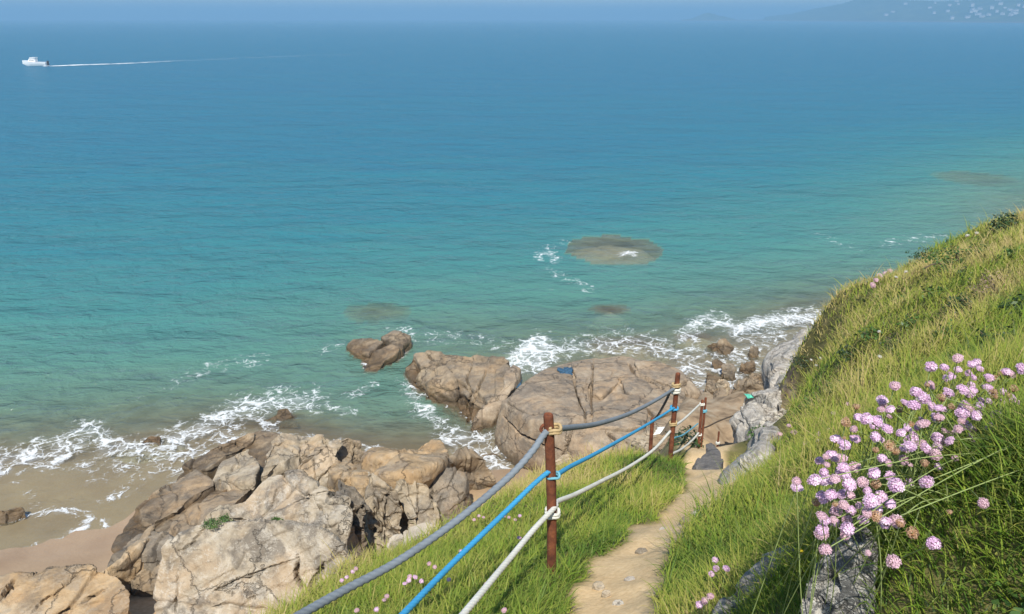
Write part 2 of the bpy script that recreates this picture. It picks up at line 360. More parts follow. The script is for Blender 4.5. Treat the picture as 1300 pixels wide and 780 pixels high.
# ------------------------------------------------------------------ rocks
def ico(n):
    bm = bmesh.new(); bmesh.ops.create_icosphere(bm, subdivisions=n, radius=1)
    V = np.array([v.co[:] for v in bm.verts]); Fc = np.array([[v.index for v in f.verts] for f in bm.faces]); bm.free()
    return V / np.linalg.norm(V, axis=1)[:, None], Fc
ICO = {k: ico(k) for k in (4, 5, 6, 7, 8)}
ROCKS = []
def vnormals(V, Fc):
    n = np.cross(V[Fc[:, 1]] - V[Fc[:, 0]], V[Fc[:, 2]] - V[Fc[:, 0]])
    N = np.zeros_like(V)
    for k in range(3): np.add.at(N, Fc[:, k], n)
    return N / np.maximum(np.linalg.norm(N, axis=1), 1e-12)[:, None]
def rock(label, pts, mat, base=None, seed=0, res=6, amp=0.05, sharp=18, joints=4, jd=0.05, strata=0.03, group=None, name='rock', flare=1.06, cat='rock', cracks=(), chips=20):
    """pts: (px, py, z) outline points, or xyz triples; hull of them and of their feet at `base`"""
    T = np.array([P(*q) for q in pts])
    if base is None: base = T[:, 2].min() - 0.5
    c2 = T[:, :2].mean(0)
    feet = np.column_stack([c2 + (T[:, :2] - c2) * flare, np.full(len(T), base)])
    A = np.vstack([T, feet])
    ctr = (A.min(0) + A.max(0)) / 2; half = np.maximum((A.max(0) - A.min(0)) / 2, .02)
    Q = (A - ctr) / half
    bm = bmesh.new()
    for q in Q: bm.verts.new(q + rng.normal(0, 1e-4, 3))
    r = bmesh.ops.convex_hull(bm, input=bm.verts)
    bmesh.ops.recalc_face_normals(bm, faces=bm.faces)
    pl = {}
    for f in bm.faces:
        n = np.array(f.normal); h = float(np.dot(n, np.array(f.verts[0].co)))
        if h > 1e-3: pl[tuple(np.round(n / 1, 2))] = (n, h)
    bm.free()
    N = np.array([a for a, _ in pl.values()]); H = np.array([b for _, b in pl.values()])
    D, Fc = ICO[res]
    R = (np.maximum(D @ N.T, 0) / H)
    r = ((R / R.max(1)[:, None]) ** (sharp * 4)).sum(1) ** (-1 / (sharp * 4)) / R.max(1)
    V = D * r[:, None] * half + ctr
    rs = np.random.default_rng(seed + 11)
    size = float(np.mean(half))
    NV = vnormals(V, Fc)
    # broken facets: shallow planes that slice off bumps and corners
    for j in range(int(chips)):
        i = rs.integers(len(V)); n = NV[i] + rs.normal(0, .33, 3) * np.minimum(1, half / half.max() + .25)[::-1].min(); n /= np.linalg.norm(n)
        ext = float(np.sqrt(((half * n) ** 2).sum())); cut = rs.uniform(.1, .8) * min(.10 * ext, .07 * float(half.min()) + .05); wv = .02 * min(size, ext) * perlin(V / size * 3 + j)
        reach = sstep(1.5, .9, np.linalg.norm(V - V[i], axis=1) / (size * rs.uniform(.5, 1.1)))
        V = V - n * (np.clip((V - V[i]) @ n + cut + wv, 0, min(.2 * ext, .16 * float(half.min()) + .06)) * reach)[:, None]
    for _ in range(2):
        acc = np.zeros_like(V); cn = np.zeros(len(V))
        for a_, b_ in ((0, 1), (1, 2), (2, 0)):
            np.add.at(acc, Fc[:, a_], V[Fc[:, b_]]); np.add.at(cn, Fc[:, a_], 1)
        V = .6 * V + .4 * acc / cn[:, None]
    NV = vnormals(V, Fc)
    off = rs.uniform(0, 50, 3)
    wob = np.stack([fbm(V * 1.2 / max(size, .15) * .7 + off + 9 * k, 3) for k in range(3)], 1)
    d = amp * (fbm(V / max(size, .1) * 2.4 + off, 5, 2.1, .55)) * .5
    # ledges following tilted bedding
    ax = np.array([rs.normal(0, .35), rs.normal(0, .35), 1.0]); ax /= np.linalg.norm(ax)
    s = (V @ ax + .25 * size * wob[:, 0]) / (size * .55)
    fr = s - np.floor(s)
    d += strata * (sstep(0, .09, fr) - fr)
    s2 = (V @ np.array([ax[0] - .3, ax[1] + .25, .9]) + .3 * size * wob[:, 2]) / (size * .19); f2 = s2 - np.floor(s2)
    d += strata * .4 * (sstep(0, .15, f2) - f2) * sstep(-.2, .4, wob[:, 0])
    # joints
    for j in range(joints):
        a = rs.uniform(0, math.pi); n = np.array([math.cos(a), math.sin(a), rs.normal(0, .3)]); n /= np.linalg.norm(n)
        q = ctr + rs.uniform(-.6, .6, 3) * half
        e = (V - q) @ n + .16 * size * wob[:, 1]
        wd = max(.018, size * .024)
        d -= 1.25 * jd * np.exp(-(e / wd) ** 2) * (0.55 + .45 * np.sign(wob[:, 2] + .1))
        d += jd * .45 * np.tanh(e / wd) * rs.choice([-1, 1])
    V = V + NV * d[:, None]
    if cracks:
        bv = BVHTree.FromPolygons(V.tolist(), Fc.tolist()); NV = vnormals(V, Fc); V0 = V.copy()
        for (poly, depth, wd) in cracks:   # dark fissures: a groove cut along a line over the stone's skin
            hit = []; poly = np.array(poly, float)
            for k in range(len(poly) - 1):
                for tq in np.linspace(0, 1, 14, endpoint=k == len(poly) - 2):
                    q = poly[k] * (1 - tq) + poly[k + 1] * tq + rs.normal(0, .35, 2)
                    h = bv.ray_cast(Vector((0, 0, CAMZ)), Vector(ray(*q)).normalized())
                    if h[0] is not None: hit.append(np.array(h[0]))
            if len(hit) < 3: continue
            hit = np.array(hit); jump = np.linalg.norm(np.diff(hit, axis=0), axis=1); md_ = max(np.median(jump) * 7, .10)
            runs = np.split(hit, np.nonzero(jump > md_)[0] + 1); hit = max(runs, key=len)
            if len(hit) < 3: continue
            near_ = np.nonzero(np.linalg.norm(V0 - hit.mean(0), axis=1) < 1 + np.ptp(hit, axis=0).max())[0]
            wd *= .58; depth *= 1.35; dist, kk, tt_ = seg_dist(V0[near_], hit)
            tp = np.sin(np.clip((kk + tt_) / (len(hit) - 1), 0.02, .98) * math.pi) ** .4
            V[near_] -= NV[near_] * (depth * tp * np.exp(-(dist / (wd * (.5 + .5 * tp))) ** 2))[:, None]
    b = V.copy(); c0 = np.array([ctr[0], ctr[1], base])
    me = mesh_np(name, V - c0, Fc)
    me.polygons.foreach_set('use_smooth', np.ones(len(Fc), bool))
    try: me.set_sharp_from_angle(angle=math.radians(38))
    except Exception: pass
    o = link(name, me, M[mat]); o.location = c0
    tag(o, label, cat, group)
    ROCKS.append((o, V, Fc)); return o
# --- left outcrop
rock('largest pale grey granite boulder at the bottom left with an orange left face', [(205,695,2.75),(232,676,2.95),(268,664,3.05),(330,660,3.15),(400,664,3.15),(428,676,3.0),(455,705,2.6),(196,770,1.7),(250,800,1.5),(330,830,1.5),(430,800,1.6)], 'pale', .3, 1, 8, .05, 22, 2, .05, .03,
     cracks=[([(270,752),(300,738),(340,722),(376,710)], .07, .035), ([(378,706),(376,730),(384,748)], .18, .05), ([(412,716),(400,735),(392,752)], .2, .06), ([(226,725),(224,760),(222,780)], .05, .03), ([(262,668),(245,690),(225,702)], .06, .04)], chips=8)
rock('broad rounded grey boulder with two green tufts, just behind the largest one', [(280,655,2.5),(305,634,2.65),(335,605,2.8),(385,594,2.85),(430,600,2.9),(462,612,2.8),(452,668,2.6),(400,680,2.6),(300,672,2.4)], 'pale', .6, 2, 8, .07, 16, 5, .06, .04, cracks=[([(428,618),(418,632),(416,655)], .16, .05), ([(330,660),(345,640),(352,622)], .05, .04), ([(372,640),(400,628),(425,622)], .05, .04)])
rock('low tan block with a pointed right end at the left of the rounded grey boulder', [(250,664,2.0),(268,650,2.3),(300,628,2.45),(335,613,2.5),(346,622,2.4),(330,640,2.3),(300,665,2.2)], 'tan', .6, 3, 6, .035, 16, 3, .04, .03)
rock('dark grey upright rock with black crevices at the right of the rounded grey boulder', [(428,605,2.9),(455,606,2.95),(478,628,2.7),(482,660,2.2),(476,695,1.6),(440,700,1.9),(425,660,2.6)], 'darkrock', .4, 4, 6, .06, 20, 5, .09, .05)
rock('narrow streaked grey pillar of rock beside the black crevice', [(462,596,2.55),(492,606,2.5),(510,620,2.3),(512,650,1.6),(505,690,1.0),(478,700,1.0),(474,630,2.3)], 'tan', .3, 5, 6, .05, 20, 5, .07, .05)
rock('yellowish broken column of rock left of the dark overhang', [(505,612,2.1),(528,600,2.1),(550,605,2.0),(556,640,1.5),(548,690,1.0),(510,695,1.0)], 'tan', .2, 6, 6, .05, 20, 4, .06, .05)
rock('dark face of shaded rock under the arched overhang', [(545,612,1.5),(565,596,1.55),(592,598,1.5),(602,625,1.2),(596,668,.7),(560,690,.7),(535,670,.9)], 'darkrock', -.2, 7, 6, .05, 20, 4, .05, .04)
rock('brown wedge of rock at the right end of the left outcrop beside the foam', [(560,585,1.7),(572,566,1.6),(596,568,1.4),(615,580,1.1),(628,602,.5),(612,615,.2),(594,598,1.2)], 'brown', -.4, 8, 6, .05, 18, 3, .05, .04)
rock('long orange tan rock along the water at the middle of the left outcrop', [(455,590,1.6),(470,566,1.65),(500,558,1.6),(545,556,1.5),(575,562,1.5),(560,590,1.9),(520,602,2.1),(470,605,1.9)], 'orange', -.3, 9, 7, .06, 16, 4, .06, .05)
rock('small rounded orange rock between the tan blocks and the grey boulder', [(412,604,1.9),(430,582,1.9),(455,580,1.8),(478,592,1.9),(488,612,2.0),(450,612,2.2)], 'orange', .3, 10, 6, .05, 14, 3, .04, .03)
rock('tall tan block at the seaward end of the left outcrop', [(319,592,1.2),(324,562,1.4),(352,537,1.5),(392,531,1.6),(416,534,1.5),(420,546,1.2),(398,572,1.25),(378,590,1.1),(345,602,1.0)], 'tan', -.4, 11, 6, .05, 18, 4, .06, .05)
rock('grey tan block with a dark notch beside the tall tan block', [(368,592,1.35),(385,570,1.6),(405,556,1.65),(432,553,1.6),(438,562,1.5),(425,592,1.3),(395,600,1.2)], 'tan', -.3, 12, 6, .045, 20, 3, .06, .04)
rock('small tan block with a dark right end overlooking the green water', [(420,562,1.45),(440,549,1.5),(466,557,1.3),(463,572,1.0),(448,590,.9),(424,588,1.1)], 'brown', -.4, 13, 6, .045, 20, 3, .06, .04)
rock('pale whitish rock half buried in grass near the grey rope', [(485,700,6.35),(505,682,6.6),(522,667,6.75),(548,660,6.75),(570,662,6.65),(572,690,6.45),(520,705,6.3)], 'white', 4.6, 14, 6, .04, 18, 3, .03, .03)
rock('wide flat brown slab filling the bottom left corner', [(-30,741,1.57),(10,724,1.72),(60,719,1.77),(118,718,1.82),(150,731,1.72),(166,754,1.57),(168,778,1.42),(120,811,1.27),(-30,811,1.27)], 'orange', -.1, 15, 8, .03, 26, 2, .05, .05, chips=8,
     cracks=[([(60,790),(92,772),(118,756),(136,746)], .14, .045), ([(-5,766),(8,750),(18,736)], .2, .05), ([(40,778),(56,762),(75,752)], .06, .035)])
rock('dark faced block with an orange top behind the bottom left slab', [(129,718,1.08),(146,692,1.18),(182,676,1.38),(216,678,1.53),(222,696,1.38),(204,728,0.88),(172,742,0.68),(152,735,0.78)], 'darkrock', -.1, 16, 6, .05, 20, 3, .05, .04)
rock('orange ridge of rock leading down to the sand at the left', [(100,740,1.25),(128,712,1.30),(165,682,1.45),(200,664,1.50),(180,690,1.50),(150,715,1.40)], 'orange', -.1, 17, 6, .04, 16, 2, .03, .03)
rock('small brown stone wedged in the dark gap beside the largest boulder', [(165,735,.9),(185,716,1.0),(212,706,1.1),(214,730,.9),(200,748,.7),(178,752,.6)], 'brown', -.2, 18, 5, .04, 18, 2, .03, .03)
rock('small orange brown stone low in the dark gap beside the largest boulder', [(190,790,.6),(198,760,.8),(225,730,1.1),(240,760,1.0),(230,800,.7)], 'brown', -.4, 181, 5, .04, 16, 2, .03, .03)
rock('tan stone at the left foot of the grey boulder above the wet slabs', [(196,672,1.2),(215,662,1.4),(250,668,1.7),(262,676,1.8),(236,690,1.6),(205,690,1.3)], 'tan', .1, 19, 5, .04, 14, 2, .03, .03)
rock('wet brown slab sloping into the foam at the left', [(158,655,.15),(185,630,.25),(250,592,.4),(268,600,.45),(274,614,.5),(235,645,.5),(205,668,.5),(172,668,.35)], 'brown', -.4, 20, 6, .03, 18, 3, .04, .03)
rock('wet grey brown slab with a pale rim above the sloping wet one', [(205,668,.55),(240,640,.6),(274,614,.6),(318,602,.75),(322,615,.9),(290,650,.95),(245,676,.9)], 'brown', -.2, 21, 6, .03, 18, 3, .04, .03)
rock('long wet slab with a dark broken right edge reaching into the surf', [(228,592,.2),(268,560,.4),(300,549,.45),(324,546,.4),(324,560,.4),(290,580,.45),(266,596,.4)], 'brown', -.4, 22, 6, .035, 22, 3, .05, .04)
rock('small brown rock at the left edge in the shallow wash', [(-25,668,.0),(-10,645,.25),(12,640,.32),(30,641,.3),(34,650,.15),(12,664,.03)], 'brown', -.4, 23, 5, .03, 18, 2, .04, .02)
rock('flat brown rock awash in foam behind the tall tan block', [(330,531,.1),(348,514,.3),(368,514,.25),(376,526,.1),(352,534,.08)], 'brown', -.4, 24, 5, .03, 16, 1, .02, .02)
rock('small round rock awash in the foam at the left', [(178,562,.03),(190,552,.15),(205,553,.12),(208,564,.02)], 'brown', -.4, 241, 5, .02, 12, 1, .02, .01)
rock('flat tan slab between the wet slabs and the tall tan block', [(266,602,.6),(282,582,.6),(325,562,.7),(335,590,.9),(325,612,.95),(290,612,.8)], 'tan', -.3, 78, 6, .03, 18, 2, .04, .04)
rock('broad low shelf of wet rock under the left boulders', [(140,690,0.13),(165,655,0.08),(210,625,0.08),(255,580,0.03),(330,548,0.20),(420,560,0.50),(500,600,0.70),(470,690,0.80),(330,720,0.80),(215,740,0.48),(150,730,0.28)], 'brown', -.7, 77, 7, .06, 18, 6, .05, .05)
# --- offshore rocks
rock('left piece of the broken rock standing alone in the green water', [(437,438,.12),(446,430,.28),(470,428,.38),(486,434,.38),(468,450,.25),(455,452,.1)], 'brown', -.6, 25, 6, .03, 22, 1, .03, .02, chips=5)
rock('front slab of the broken rock standing alone in the green water', [(458,460,.05),(470,448,.22),(498,436,.42),(508,442,.38),(492,462,.12),(478,474,.02),(466,474,.0)], 'brown', -.6, 26, 6, .025, 22, 1, .02, .02, chips=4)
rock('rear piece of the broken rock standing alone in the green water', [(484,428,.3),(502,419,.42),(521,425,.38),(524,437,.12),(510,444,.3),(494,436,.38)], 'brown', -.6, 27, 6, .03, 22, 1, .03, .02, chips=5)
rock('rugged brown rock left of the big slab, cracked down its front', [(512,466,.25),(528,449,.5),(562,446,.72),(606,449,.8),(648,456,.72),(655,468,.8),(630,510,.55),(604,540,.05),(575,528,.08),(548,510,.1),(526,494,.12)], 'brown', -.6, 128, 8, .06, 22, 4, .10, .07, cracks=[([(524,482),(535,490),(556,494),(574,488)], .22, .07), ([(600,462),(592,480),(598,500),(590,525)], .14, .05), ([(618,470),(606,495),(598,520),(594,540)], .16, .06), ([(580,500),(572,515),(578,530)], .12, .05)], chips=12)
rock('ledge block lying on the left of the rugged brown rock', [(520,478,.35),(536,462,.75),(566,462,.85),(582,474,.9),(575,492,.65),(548,496,.5),(530,490,.4)], 'brown', -.3, 29, 5, .04, 20, 2, .04, .04)
rock('leaning ridge of rock at the right side of the rugged brown rock', [(596,548,.0),(606,522,.45),(628,488,.8),(650,460,1.0),(662,466,.95),(660,480,.75),(642,512,.5),(624,538,.1)], 'slab', -.6, 30, 6, .03, 22, 2, .03, .03, chips=6)
# --- big slab
rock('big flat topped slab behind the fence with cracked grey brown surface', [(640,506,1.15),(658,483,1.2),(686,463,1.1),(720,452,1.05),(780,451,1.05),(838,458,1.05),(868,470,1.0),(872,500,1.1),(850,540,1.35),(760,545,1.6),(696,542,1.5),(660,528,1.3),(632,548,.35),(652,580,.1),(700,598,.3),(790,600,.9),(850,590,1.2)], 'slab', -.6, 31, 8, .06, 24, 2, .05, .04,
     chips=3, cracks=[([(722,472),(726,488),(732,505),(742,520),(744,540)], .12, .045), ([(754,458),(752,480),(750,505),(752,530)], .11, .04), ([(798,462),(806,474),(818,480),(832,488),(848,497)], .28, .075), ([(785,480),(792,493),(808,497),(824,496)], .15, .05), ([(750,528),(765,532),(780,531)], .2, .06), ([(814,498),(822,508),(826,516)], .14, .05), ([(762,500),(775,480),(786,462)], .06, .04), ([(640,530),(660,552),(690,566),(712,572)], .16, .05), ([(770,548),(780,560),(788,572)], .2, .07), ([(726,545),(720,565),(712,585)], .1, .05), ([(845,480),(862,476),(880,470)], .12, .05)])
for lab_, pts_, sd_ in (
  ('left plate of the big slab, smooth and tilted towards the cleft', [(644,508,1.28),(664,486,1.32),(692,467,1.26),(721,459,1.22),(724,478,1.28),(729,503,1.4),(737,522,1.5),(738,538,1.6),(700,536,1.56),(664,522,1.42)], 401),
  ('narrow middle plate of the big slab between two long cracks', [(726,460,1.2),(750,458,1.18),(749,480,1.24),(748,505,1.36),(749,528,1.48),(742,520,1.44),(734,502,1.36),(729,480,1.26)], 402),
  ('seaward right plate of the big slab behind the diagonal crack', [(806,459,1.22),(836,459,1.24),(864,470,1.24),(872,482,1.22),(856,490,1.24),(830,482,1.22),(812,474,1.22)], 403),
  ('square plate of the big slab in front of the diagonal crack', [(754,459,1.18),(796,459,1.2),(802,474,1.26),(786,478,1.28),(778,494,1.34),(764,502,1.38),(753,500,1.34)], 404),
  ('pale plate of the big slab nearest the tall middle post', [(790,482,1.3),(808,480,1.28),(830,488,1.3),(852,499,1.34),(858,518,1.4),(832,526,1.5),(818,500,1.38),(794,496,1.34)], 405),
  ('front plate of the big slab above its broken lower face', [(756,506,1.42),(778,499,1.4),(812,502,1.44),(822,522,1.54),(818,540,1.64),(780,546,1.7),(752,542,1.66)], 406)):
    rock(lab_, pts_, 'slab', min(p_[2] for p_ in pts_) - .5, sd_, 6, .02, 30, 1, .02, .02, flare=1.0, chips=4)
rock('right hand block of the big slab beside the surf', [(846,512,1.05),(862,484,1.05),(870,470,1.0),(884,482,.9),(891,500,.75),(888,525,.7),(868,538,1.0)], 'slab', -.5, 32, 6, .05, 18, 3, .04, .04)
rock('lower tan rock face below the front edge of the big slab', [(700,560,1.2),(735,552,1.45),(800,548,1.55),(840,552,1.5),(850,590,1.3),(780,610,1.0),(720,605,.7)], 'tan', -.3, 33, 6, .09, 16, 6, .10, .07)
rock('narrow raised rim of lighter rock along the front edge of the big slab', [(636,510,1.12),(648,505,1.25),(690,540,1.6),(686,556,1.2),(650,560,.5),(634,545,.35)], 'tan', -.5, 34, 6, .04, 18, 3, .05, .04)
rock('low wet rock in the foam channel below the rugged brown rock', [(606,575,.1),(625,566,.25),(660,572,.3),(690,590,.35),(680,606,.3),(630,600,.12)], 'brown', -.5, 341, 5, .04, 16, 2, .03, .02)
# --- surf rock and right bank
rock('rounded dark rock alone in the white surf at the right', [(893,434,.2),(904,428,.4),(922,429,.42),(932,438,.22),(926,449,.05),(904,450,.03)], 'brown', -.5, 35, 5, .035, 12, 1, .03, .02)
rock('largest white grey lichen boulder beside the dark slabs', [(px, py, float(Pd(px, py, d)[2])) for px, py, d in ((907,600,6.3),(920,607,5.7),(940,600,5.5),(972,578,5.5),(1000,552,7.4),(986,541,8.1),(956,539,8.2),(926,548,7.9),(909,570,7.2))], 'lichen', 5.2, 36, 7, .05, 18, 4, .05, .05, chips=14)
rock('long pale grey boulder above the largest lichen boulder', [(926,532,3.8),(938,514,4.15),(962,500,4.3),(996,494,4.45),(1014,503,4.45),(1010,528,4.3),(975,542,4.2),(940,545,3.9)], 'lichen', 2.6, 37, 7, .05, 16, 4, .05, .05)
rock('grey brown boulder tucked above the long pale boulder', [(940,508,3.2),(952,494,3.5),(978,484,3.65),(1008,484,3.75),(1018,496,3.7),(985,506,3.7)], 'lichen', 2.0, 38, 6, .05, 16, 3, .04, .04)
rock('tall grey rock between the surf and the grassy hill', [(968,490,1.6),(972,460,1.8),(984,442,2.0),(1008,432,2.25),(1030,426,2.5),(1035,460,2.7),(1000,484,2.4)], 'lichen', -.3, 39, 6, .07, 14, 5, .07, .06)
rock('low pale rock at the water line behind the tall grey rock', [(985,440,1.0),(1000,420,1.0),(1035,408,1.2),(1060,402,1.4),(1060,430,1.6),(1010,446,1.4)], 'lichen', -.5, 391, 6, .07, 14, 4, .06, .05)
rock('rounded brown boulder with green netting in front of it', [(928,498,1.5),(935,484,1.85),(952,478,1.95),(968,484,1.9),(973,498,1.6),(955,508,1.3)], 'brown', .2, 40, 6, .05, 12, 2, .04, .03)
rock('left of two small pale stones in the grass beside the lichen boulder', [(956,586,6.1),(962,572,6.3),(975,570,6.32),(983,578,6.2),(975,590,6.05)], 'lichen', 5.7, 41, 5, .02, 16, 2, .02, .02)
rock('right of two small pale stones in the grass beside the lichen boulder', [(978,582,6.2),(990,566,6.4),(1008,568,6.42),(1014,580,6.3),(998,592,6.15)], 'lichen', 5.8, 42, 5, .02, 16, 2, .02, .02)
rock('nearer dark grey slab at the foot of the sandy path', [(871,617,6.6),(892,621,6.62),(911,618,6.62),(916,600,6.58),(914,587,6.56),(884,588,6.56)], 'step', 6.1, 171, 6, .02, 20, 2, .02, .01, name='dark_slab', cat='step', chips=8)  # two flat dark grey slabs make up the dark patch on the path
rock('farther dark grey slab beside the white grey lichen boulder', [(879,594,6.28),(900,596,6.3),(919,592,6.3),(917,572,6.3),(912,560,6.26),(893,562,6.26)], 'step', 5.7, 172, 6, .02, 20, 2, .02, .01, name='dark_slab', cat='step', chips=8)
for i, (px, py, z, s) in enumerate([(878,512,1.0,26),(896,504,1.1,20),(914,500,1.1,24),(886,528,1.7,22),(905,520,1.6,26),(922,516,1.7,20),(872,545,2.3,24),(893,540,2.4,18),(908,534,2.4,16),(860,558,3.0,26),(878,556,3.1,20),(842,560,2.9,28),(815,560,2.2,30),(790,566,2.0,30),(902,488,.5,18),(918,486,.6,18),(880,497,.5,18),(905,478,.25,22),(925,470,.25,26),(948,462,.25,22),(965,474,.4,26),(958,446,.15,20),(912,462,.12,18)]):
    rock('rounded tan cobble in the gully below the fence', [(px - s * .55, py, z), (px - s * .3, py - s * .35, z + .1), (px + s * .25, py - s * .38, z + .12), (px + s * .55, py - s * .05, z + .02), (px + s * .3, py + s * .3, z - .06), (px - s * .3, py + s * .3, z - .06)], 'brown' if i % 3 else 'tan', z - .6, 50 + i, 5, .05, 9, 1, .02, .02, group='cobbles in the gully below the fence', name='cobble', cat='cobble')
# --- foreground stones
rock('dark foreground stone with white lichen streaks under the pink flowers', [(1020,735,10.03),(1026,705,10.08),(1045,680,10.11),(1075,664,10.14),(1110,668,10.17),(1125,720,10.11),(1120,790,10.01),(1060,800,9.97),(1028,775,9.99)], 'fore', 9.5, 43, 7, .02, 12, 3, .012, .012)
rock('flat grey stone in the grass at the bottom beside the dark lichen stone', [(868,790,9.46),(905,750,9.53),(955,714,9.60),(1000,684,9.67),(1022,690,9.70),(1015,730,9.68),(985,770,9.62),(930,810,9.50)], 'flat', 9.0, 44, 6, .02, 14, 2, .012, .012)
for i, (px, py, d_) in enumerate([(770,752,3.0),(800,735,3.2),(815,700,3.7),(842,672,4.1),(850,690,3.9),(886,652,4.7),(893,642,5.0),(905,634,5.3),(870,660,4.4),(785,765,2.9),(760,742,3.1),(916,626,5.6)]):
    q = Pd(px, py, d_); z = float(land_z(q[None, :2])[0]) + .015; w_ = rng.uniform(5, 10) * 4 / d_ ** .5
    rock('small pebble lying on the sandy path', [(px - w_ * .5, py, z), (px - w_ * .2, py - w_ * .3, z + .012), (px + w_ * .3, py - w_ * .25, z + .012), (px + w_ * .5, py + w_ * .1, z + .004), (px, py + w_ * .25, z)], 'lichen' if i % 2 else 'tan', z - .03, 300 + i, 4, .003, 8, 0, 0, .002, group='pebbles on the sandy path', name='pebble', cat='pebble', chips=2)
# --- submerged rocks (ellipsoid shoals just under the surface)
REEF = [('largest pale shoal of rock just under the water with a white crest',778,323,60,-.28,.45),('small brown rock just under the water seaward of the big slab',774,397,26,-.12,.7),('brown rock under water behind the lone broken rock',480,416,42,-.65,.5),('pale shoal under water off the grassy hill',1240,241,50,-.8,.6),
        ('faint shoal under water near the foam of the left beach',185,573,60,-.02,.3),('brown rock awash beside the surf rock',885,430,30,-.02,.5), ('brown rock awash in front of the big slab back edge',800,446,55,-.06,.4)]
reef_par = []
for i, (lab, px, py, rp, top, hh) in enumerate(REEF):
    c = P(px, py, top); dep = to_px(c)[0, 2]; rx = rp * dep / F; ry = rx * (.75 if rp < 40 else 0.85)
    if py < 350: ry = rx * 1.1
    D, Fc = ICO[5]
    V = D * np.array([rx, ry, hh]); V[:, 2] += .12 * fbm(D * 2.5 + i * 7, 4) * min(1, hh)
    V[:, 2] -= V[:, 2].max()
    V[:, :2] *= 1 + .18 * fbm(D * 1.7 + i * 3, 3)[:, None]
    me = mesh_np('submerged_rock', V, Fc); o = link('submerged_rock', me, M['reef']); o.location = c
    tag(o, lab, 'rock'); ROCKS.append((o, V + c, Fc))
# ------------------------------------------------------------------ land mesh
th = np.radians(np.linspace(-75, 85, 520)); rr = graded(.35, 27, 330)
A, B = np.meshgrid(th, rr)
XY = np.column_stack([(B * np.sin(A)).ravel(), (B * np.cos(A) - .6).ravel()])
LZ = land_z(XY)
ins = inside(XY, EDGE); sd, _, _ = seg_dist(XY, EDGE, True)
me = mesh_np('ground', np.column_stack([XY, LZ]), grid_faces(330, 520)[:, ::-1])
gul = sstep(10.5, 12.5, XY[:, 1]) * (to_px(np.column_stack([XY, LZ]))[:, 0] < 1010)
attr(me, 'path', path_mask(XY) * (1 - gul)); attr(me, 'steep', np.maximum(np.where(ins, 0, sstep(.05, .5, sd)), gul))
tag(link('ground', me, M['ground']), 'grassy cliff top ground with a worn sandy path', 'ground', None, 'structure')
# seabed mesh
yy = graded(7, 14300, 420); uu = np.linspace(-1, 1, 420); uu = np.sign(uu) * (np.abs(uu) * .55 + .45 * np.abs(uu) ** 3)
Y, U = np.meshgrid(yy, uu, indexing='ij'); X = U * (16 + 1.25 * Y)
XYs = np.column_stack([X.ravel(), Y.ravel()])
SBZ = seabed_z(XYs)
pz = np.column_stack([XYs, np.zeros(len(XYs))])
SBZ = SBZ + .03 * fbm(pz * .7, 3) * sstep(300, 40, XYs[:, 1])
me = mesh_np('sand', np.column_stack([XYs, SBZ]), grid_faces(420, 420))
tag(link('sand', me, M['seabed']), 'wet brown sand beach sloping under the sea', 'beach', None, 'structure')
# ------------------------------------------------------------------ sea
NR, NC = 620, 760
yy = graded(7.5, 14000, NR); uu = np.linspace(-1, 1, NC); uu = np.sign(uu) * (np.abs(uu) * .5 + .5 * np.abs(uu) ** 3)
Y, U = np.meshgrid(yy, uu, indexing='ij'); X = U * (16 + 1.2 * Y)
S = np.column_stack([X.ravel(), Y.ravel()])
pz = np.column_stack([S, np.zeros(len(S))])
sw = (.05 * fbm(pz * np.array([.35, .6, 1]) + 3, 3)) * sstep(120, 30, S[:, 1]) * sstep(13, 22, S[:, 1])
bed = seabed_z(S)
near = S[:, 1] < 75
